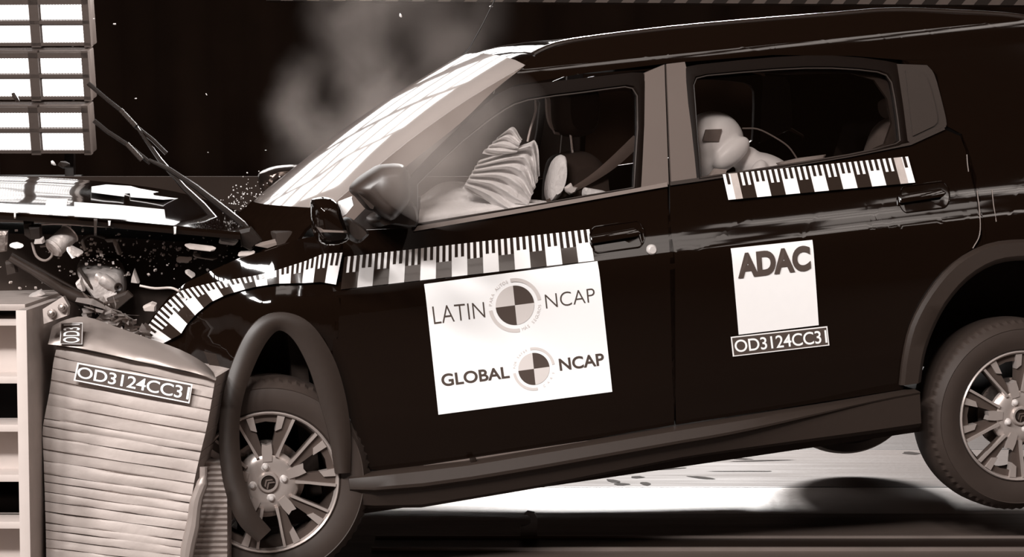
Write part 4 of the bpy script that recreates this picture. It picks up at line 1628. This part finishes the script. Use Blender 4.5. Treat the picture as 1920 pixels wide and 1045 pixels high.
# top sheet bent over the block
sheet_px_top = cr([(98, 612), (122, 600), (160, 594), (215, 612), (271, 632), (338, 656), (384, 682), (406, 706)], 3)
sheet_px_bot = cr([(90, 646), (110, 648), (160, 655), (215, 667), (271, 680), (338, 693), (380, 704), (405, 712)], 3)
rows = []
for a, b in zip(sheet_px_top, sheet_px_bot):
    r = []
    for k in range(8):
        s = k / 7
        d = BD - 0.015 - 0.015 * s + 0.10 * (1 - s) ** 2 + 0.008 * mnoise.noise(Vector((a[0] * 0.02, s * 3, 4)))
        r.append(bw(a[0] * (1 - s) + b[0] * s, a[1] * (1 - s) + b[1] * s, d) - B0)
    rows.append(r)
grid_obj('top_sheet', rows, 'sheet', br, 0.004)


def bquad(q, d):
    L = [np.array(bw(x, y, d) - B0) for x, y in q]

    def f(s, t):
        return L[3] * (1 - s) * (1 - t) + L[2] * s * (1 - t) + L[0] * (1 - s) * t + L[1] * s * t
    return f


def bsheet(name, q, d, m, parent):
    f = bquad(q, d)
    p = [Vector(f(*c)) for c in ((0, 0), (1, 0), (1, 1), (0, 1))]
    bm = bmesh.new()
    A = [bm.verts.new(x) for x in p]
    B = [bm.verts.new(x + Vector((0, 0.0015, 0))) for x in p]
    bm.faces.new(A)
    bm.faces.new(B[::-1])
    for i in range(4):
        bm.faces.new((A[i], B[i], B[(i + 1) % 4], A[(i + 1) % 4]))
    bmesh.ops.recalc_face_normals(bm, faces=bm.faces[:])
    return from_bm(name, bm, m, parent, False)


LD = BD - 0.024
lb = bsheet('code_label', [(145, 680), (361, 721), (355, 757), (138, 714)], LD, 'offwhite', br)
bsheet('label_field', [(148, 683.5), (357.5, 723), (352.5, 753.5), (141.5, 711.5)], LD - 0.002, 'ink', lb)
lettering('lettering', 'OD3124CC31', None, 'white', lb, bold=0.008, space=0.95, place=bquad([(147, 687), (357, 726.5), (353, 750), (143.5, 708)], LD - 0.0035))
lb2 = bsheet('code_label', [(114, 606), (155, 605), (154, 646), (112, 645)], BD - 0.04, 'offwhite', br)
bsheet('label_field', [(115.5, 608), (153.5, 607), (152.5, 644.5), (113.5, 643.5)], BD - 0.042, 'ink', lb2)
f_ = bquad([(119, 609), (150, 608), (149, 643), (118, 643)], BD - 0.0435)
lettering('lettering', 'OD31', None, 'white', lb2, bold=0.008, place=lambda s, t: f_(1 - t, s))

# second block and the torn strip beside it
bm = bmesh.new()
prof = []
ys = list(np.linspace(868, 1180, 61))
prev = None
for i, y in enumerate(ys):
    dd = 6.44 + (0.012 if i % 2 else 0.0)
    a, b = bw(372 - (y - 868) * 0.08, y, dd) - B0, bw(412 + min(14, (y - 868) * 0.35), y, dd) - B0
    r = [bm.verts.new(x) for x in (a + Vector((0, 0.10, 0)), a, b, b + Vector((0, 0.10, 0)))]
    if prev:
        for k in range(3):
            bm.faces.new((prev[k], r[k], r[k + 1], prev[k + 1]))
    else:
        bm.faces.new(r)
    prev = r
bmesh.ops.recalc_face_normals(bm, faces=bm.faces[:])
from_bm('bumper_block', bm, 'honey', br, False)
bm = bmesh.new()
add_tube(bm, [bw(x, y, 6.30) - B0 for x, y in cr([(382, 876), (380, 905), (368, 940), (362, 985), (352, 1030), (345, 1090)], 4)], [0.012] * 4 + [0.018] * 4 + [0.02] * 4 + [0.022] * 5 + [0.02] * 4, 10)
bmesh.ops.recalc_face_normals(bm, faces=bm.faces[:])
from_bm('torn_strip', bm, 'sheet', br)
# shredded foil on top of the block
rf = random.Random(11)
foil = bmesh.new()
for k in range(60):
    x, y = rf.uniform(160, 275), 0
    y = 575 + (x - 160) * 0.45 + rf.gauss(0, 12)
    c = bw(x, y, 6.45 + 0.1 * rf.random()) - B0
    R3 = Matrix.Rotation(rf.random() * 6, 3, (rf.random(), rf.random(), rf.random() + .1))
    L, W_ = rf.uniform(0.01, 0.05), rf.uniform(0.005, 0.018)
    vs = [foil.verts.new(c + R3 @ Vector(p)) for p in ((-L, -W_, 0), (0, -W_ * 1.2, 0.008), (L, -W_ * 0.4, 0), (L * 0.8, W_, 0), (0, W_, 0.01), (-L, W_ * 0.6, 0))]
    foil.faces.new((vs[0], vs[1], vs[4], vs[5]))
    foil.faces.new((vs[1], vs[2], vs[3], vs[4]))
bmesh.ops.solidify(foil, geom=foil.faces[:], thickness=0.001)
o = from_bm('shredded_foil', foil, 'alu', br, False)
o['kind'] = 'stuff'

# steel frame the block is bolted to
fr = empty('barrier_frame', (bw(45, 1045, 6.2).x, 6.2, FLOOR_Z))
tag(fr, 'white steel frame with horizontal beams at the left photo edge', 'frame')
F0 = fr.location.copy()
tz = bw(40, 583, 6.1).z
xl, xr = bw(29, 583, 6.1).x, bw(47, 583, 6.1).x


def fbox(name, x0, x1, y0, y1, z0, z1, m, bev=0.002):
    return box(name, (((x0 + x1) / 2) - F0.x, (y0 + y1) / 2 - F0.y, (z0 + z1) / 2 - F0.z), (x1 - x0, y1 - y0, z1 - z0), m, fr, None, bev)


fbox('front_plate', xl, xr, 6.1, 7.3, FLOOR_Z, tz, 'greysteel')
fbox('plate_edge', xl - 0.002, xr + 0.001, 6.09, 6.105, FLOOR_Z, tz, 'whitesteel', 0.001)
for (ya, yb) in ((596, 718), (796, 904), (980, 1120)):
    za, zb = bw(10, ya, 6.3).z, bw(10, yb, 6.3).z
    x0, x1 = -3.2, xl
    fbox('beam', x0, x1, 6.36, 6.40, zb, za, 'whitesteel')
    fl1 = fbox('beam_flange', x0, x1, 6.24, 6.38, za - 0.022, za, 'whitesteel')
    fl2 = fbox('beam_flange', x0, x1, 6.24, 6.38, zb, zb + 0.022, 'whitesteel')
zt = bw(10, 572, 6.2).z
fbox('top_plate', -3.2, xl, 6.2, 7.3, zt - 0.02, zt, 'greysteel')
fbox('back_panel', -3.2, xl - 0.05, 6.9, 7.3, FLOOR_Z, zt - 0.03, 'black')
# bracket with two bolts
bm = bmesh.new()
pp = [bw(x, y, 6.22) - F0 for x, y in ((80, 580), (118, 556), (128, 574), (126, 592), (82, 608))]
A = [bm.verts.new(p) for p in pp]
B = [bm.verts.new(p + Vector((0, 0.03, 0))) for p in pp]
bm.faces.new(A)
bm.faces.new(B[::-1])
for i in range(5):
    bm.faces.new((A[i], B[i], B[(i + 1) % 5], A[(i + 1) % 5]))
bmesh.ops.recalc_face_normals(bm, faces=bm.faces[:])
bk_ = from_bm('bracket', bm, 'greysteel', fr, False)
for (x, y) in ((97, 588), (117, 577)):
    c = bw(x, y, 6.21) - F0
    bm = bmesh.new()
    add_lathe(bm, [(0.0005, -0.016), (0.008, -0.014), (0.009, -0.004), (0.014, -0.003), (0.014, 0.006)], 12)
    bb = from_bm('bolt', bm, 'steel', bk_)
    bb.location = c

# ------------------------------------------------------------------ floor rail and hook
rl = empty('tow_rail', (0, 0, FLOOR_Z))
tag(rl, 'long flat steel guide rail set in the dark floor in front of the car', 'rail')
for nm_, d0, d1 in (('rail_edge', 7.270, 7.282), ('rail_edge', 7.062, 7.076), ('rail_bed', 7.076, 7.27)):
    box(nm_, (3.0, (d0 + d1) / 2, 0.004 if nm_ == 'rail_bed' else 0.008), (7.0, d1 - d0, 0.004 if nm_ == 'rail_bed' else 0.014), 'rail' if nm_ == 'rail_edge' else 'black', rl)
hk = wpt(992, 1005, 7.3)
bm = bmesh.new()
poly = [(-0.03, -0.03), (0.03, -0.03), (0.032, 0.03), (0.02, 0.055), (-0.005, 0.06), (-0.018, 0.048), (-0.004, 0.046), (0.008, 0.036), (0.006, 0.018), (-0.012, 0.006), (-0.03, 0.004)]
add_prism(bm, poly, -0.012, 0.012)
bmesh.ops.recalc_face_normals(bm, faces=bm.faces[:])
o = from_bm('tow_hook', bm, 'hook', None, False)
o.location = (hk.x, 7.276, FLOOR_Z + 0.047)
tag(o, 'small grey hook standing on the floor rail below the sill', 'hook')

# ------------------------------------------------------------------ flying fragments
rg = random.Random(21)


def frag(x, y, d, r, label, group=None, m='shard'):
    bm = bmesh.new()
    bmesh.ops.create_icosphere(bm, subdivisions=1, radius=r)
    for v in bm.verts:
        v.co = Vector((v.co.x * 1.3, v.co.y * 0.5, v.co.z * 0.7)) * (0.7 + 0.6 * rg.random())
    o = from_bm('fragment', bm, m, None, False)
    o.location = at(x, y, d)
    o.scale = (0.62, 0.62, 0.62)
    o.rotation_euler = (rg.random(), rg.random(), rg.random())
    tag(o, label, 'fragment', group)


for (x, y, r) in ((215, 45, 0.010), (255, 185, 0.007), (387, 177, 0.006), (751, 29, 0.012), (921, 12, 0.010), (390, 286, 0.005), (176, 35, 0.006), (498, 282, 0.005)):
    frag(x, y, 8.0, r, 'tiny pale fragment flying in the air against the dark hall', 'flying fragments')
frag(29, 182, 8.0, 0.028, 'grey torn scrap hanging in front of the middle floodlight panel', None, 'plastic')
frag(121, 308, 7.6, 0.04, 'grey broken part flying just under the lowest floodlight panel', None, 'plastic')
frag(100, 306, 7.4, 0.018, 'pale little fragment beside the flying part above the hood', None, 'shard')
bm = bmesh.new()
for k in range(120):
    x = rg.gauss(455, 28)
    y = 400 - (x - 400) * 0.45 + rg.gauss(0, 16)
    if y > 405:
        continue
    c = at(x, y, 7.5 + 0.3 * rg.random())
    r = rg.choice([0.001, 0.0014, 0.002])
    add_box(bm, c, (r * 2, r * 2, r * 2), Matrix.Rotation(rg.random() * 3, 3, (1, rg.random(), rg.random())))
o = from_bm('glass_spray', bm, 'shard', None, False)
tag(o, 'spray of tiny glass crumbs flying at the foot of the windshield', 'glass spray', None, 'stuff')


# ------------------------------------------------------------------ smoke
def smoke(name, label, ctr, d, half, blobs, dens):
    c = at(ctr[0], ctr[1], d)
    s = d / F_PX
    bm = bmesh.new()
    bmesh.ops.create_uvsphere(bm, u_segments=32, v_segments=20, radius=1.0)
    for v in bm.verts:
        v.co = Vector((v.co.x * half[0] * s, v.co.y * half[1], v.co.z * half[2] * s))
    m = bpy.data.materials.new('smoke_volume')
    m.use_nodes = True
    nt = m.node_tree
    nt.nodes.clear()
    out = nt.nodes.new('ShaderNodeOutputMaterial')
    vol = nt.nodes.new('ShaderNodeVolumePrincipled')
    vol.inputs['Color'].default_value = (0.86, 0.74, 0.68, 1)
    vol.inputs['Anisotropy'].default_value = 0.0
    tc = nt.nodes.new('ShaderNodeTexCoord')
    nz = nt.nodes.new('ShaderNodeTexNoise')
    nz.inputs['Scale'].default_value = 3.0
    nz.inputs['Detail'].default_value = 3
    nz.inputs['Distortion'].default_value = 0.5
    nt.links.new(tc.outputs['Object'], nz.inputs['Vector'])
    nz2 = nt.nodes.new('ShaderNodeTexNoise')
    nz2.inputs['Scale'].default_value = 3.0
    nz2.inputs['Detail'].default_value = 3
    nt.links.new(tc.outputs['Object'], nz2.inputs['Vector'])
    sub = nt.nodes.new('ShaderNodeVectorMath')
    sub.operation = 'SUBTRACT'
    sub.inputs[1].default_value = (0.5, 0.5, 0.5)
    nt.links.new(nz2.outputs['Color'], sub.inputs[0])
    sc_ = nt.nodes.new('ShaderNodeVectorMath')
    sc_.operation = 'SCALE'
    sc_.inputs['Scale'].default_value = 0.22
    nt.links.new(sub.outputs[0], sc_.inputs[0])
    addv = nt.nodes.new('ShaderNodeVectorMath')
    addv.operation = 'ADD'
    nt.links.new(tc.outputs['Object'], addv.inputs[0])
    nt.links.new(sc_.outputs[0], addv.inputs[1])
    total = None
    for (px, r, wt) in blobs:
        q = at(px[0], px[1], d) - c
        ds = nt.nodes.new('ShaderNodeVectorMath')
        ds.operation = 'DISTANCE'
        ds.inputs[1].default_value = (q[0], 0.0, q[2])
        nt.links.new(addv.outputs[0], ds.inputs[0])
        mr = nt.nodes.new('ShaderNodeMapRange')
        mr.interpolation_type = 'SMOOTHSTEP'
        mr.inputs['From Min'].default_value = r * s * 1.15
        mr.inputs['From Max'].default_value = r * s * 0.1
        mr.inputs['To Max'].default_value = wt
        nt.links.new(ds.outputs['Value'], mr.inputs['Value'])
        if total is None:
            total = mr.outputs[0]
        else:
            mx = nt.nodes.new('ShaderNodeMath')
            mx.operation = 'ADD'
            nt.links.new(total, mx.inputs[0])
            nt.links.new(mr.outputs[0], mx.inputs[1])
            total = mx.outputs[0]
    mr2 = nt.nodes.new('ShaderNodeMapRange')
    mr2.inputs['From Min'].default_value = 0.22
    mr2.inputs['From Max'].default_value = 0.8
    nt.links.new(nz.outputs['Fac'], mr2.inputs['Value'])
    mu = nt.nodes.new('ShaderNodeMath')
    mu.operation = 'MULTIPLY'
    nt.links.new(total, mu.inputs[0])
    nt.links.new(mr2.outputs[0], mu.inputs[1])
    mu2 = nt.nodes.new('ShaderNodeMath')
    mu2.operation = 'MULTIPLY'
    mu2.inputs[1].default_value = dens
    nt.links.new(mu.outputs[0], mu2.inputs[0])
    nt.links.new(mu2.outputs[0], vol.inputs['Density'])
    nt.links.new(vol.outputs[0], out.inputs['Volume'])
    o = from_bm(name, bm, m, None, True)
    o.location = c
    tag(o, label, 'smoke', None, 'stuff')


smoke('smoke_cloud', 'pale grey smoke cloud rising behind the windshield', (700, 150), 9.75, (340, 0.42, 330),
      [((800, 265), 80, 1.0), ((740, 215), 95, 1.0), ((690, 140), 85, 0.9), ((655, 60), 100, 0.7), ((720, -40), 130, 0.5), ((600, 250), 75, 0.9), ((545, 210), 70, 0.9), ((560, 150), 60, 0.6),
       ((560, 290), 70, 0.5), ((690, 260), 80, 0.9), ((820, 120), 110, 0.35), ((850, 30), 120, 0.25), ((640, 310), 70, 0.4), ((760, 250), 70, 0.5)], 1.4)
smoke('smoke_haze', 'thin veil of smoke drifting along the front door pillar', (865, 265), 6.1, (190, 0.22, 170),
      [((790, 330), 105, 1.0), ((860, 270), 125, 1.0), ((925, 205), 105, 0.7), ((840, 330), 100, 0.7)], 2.8)
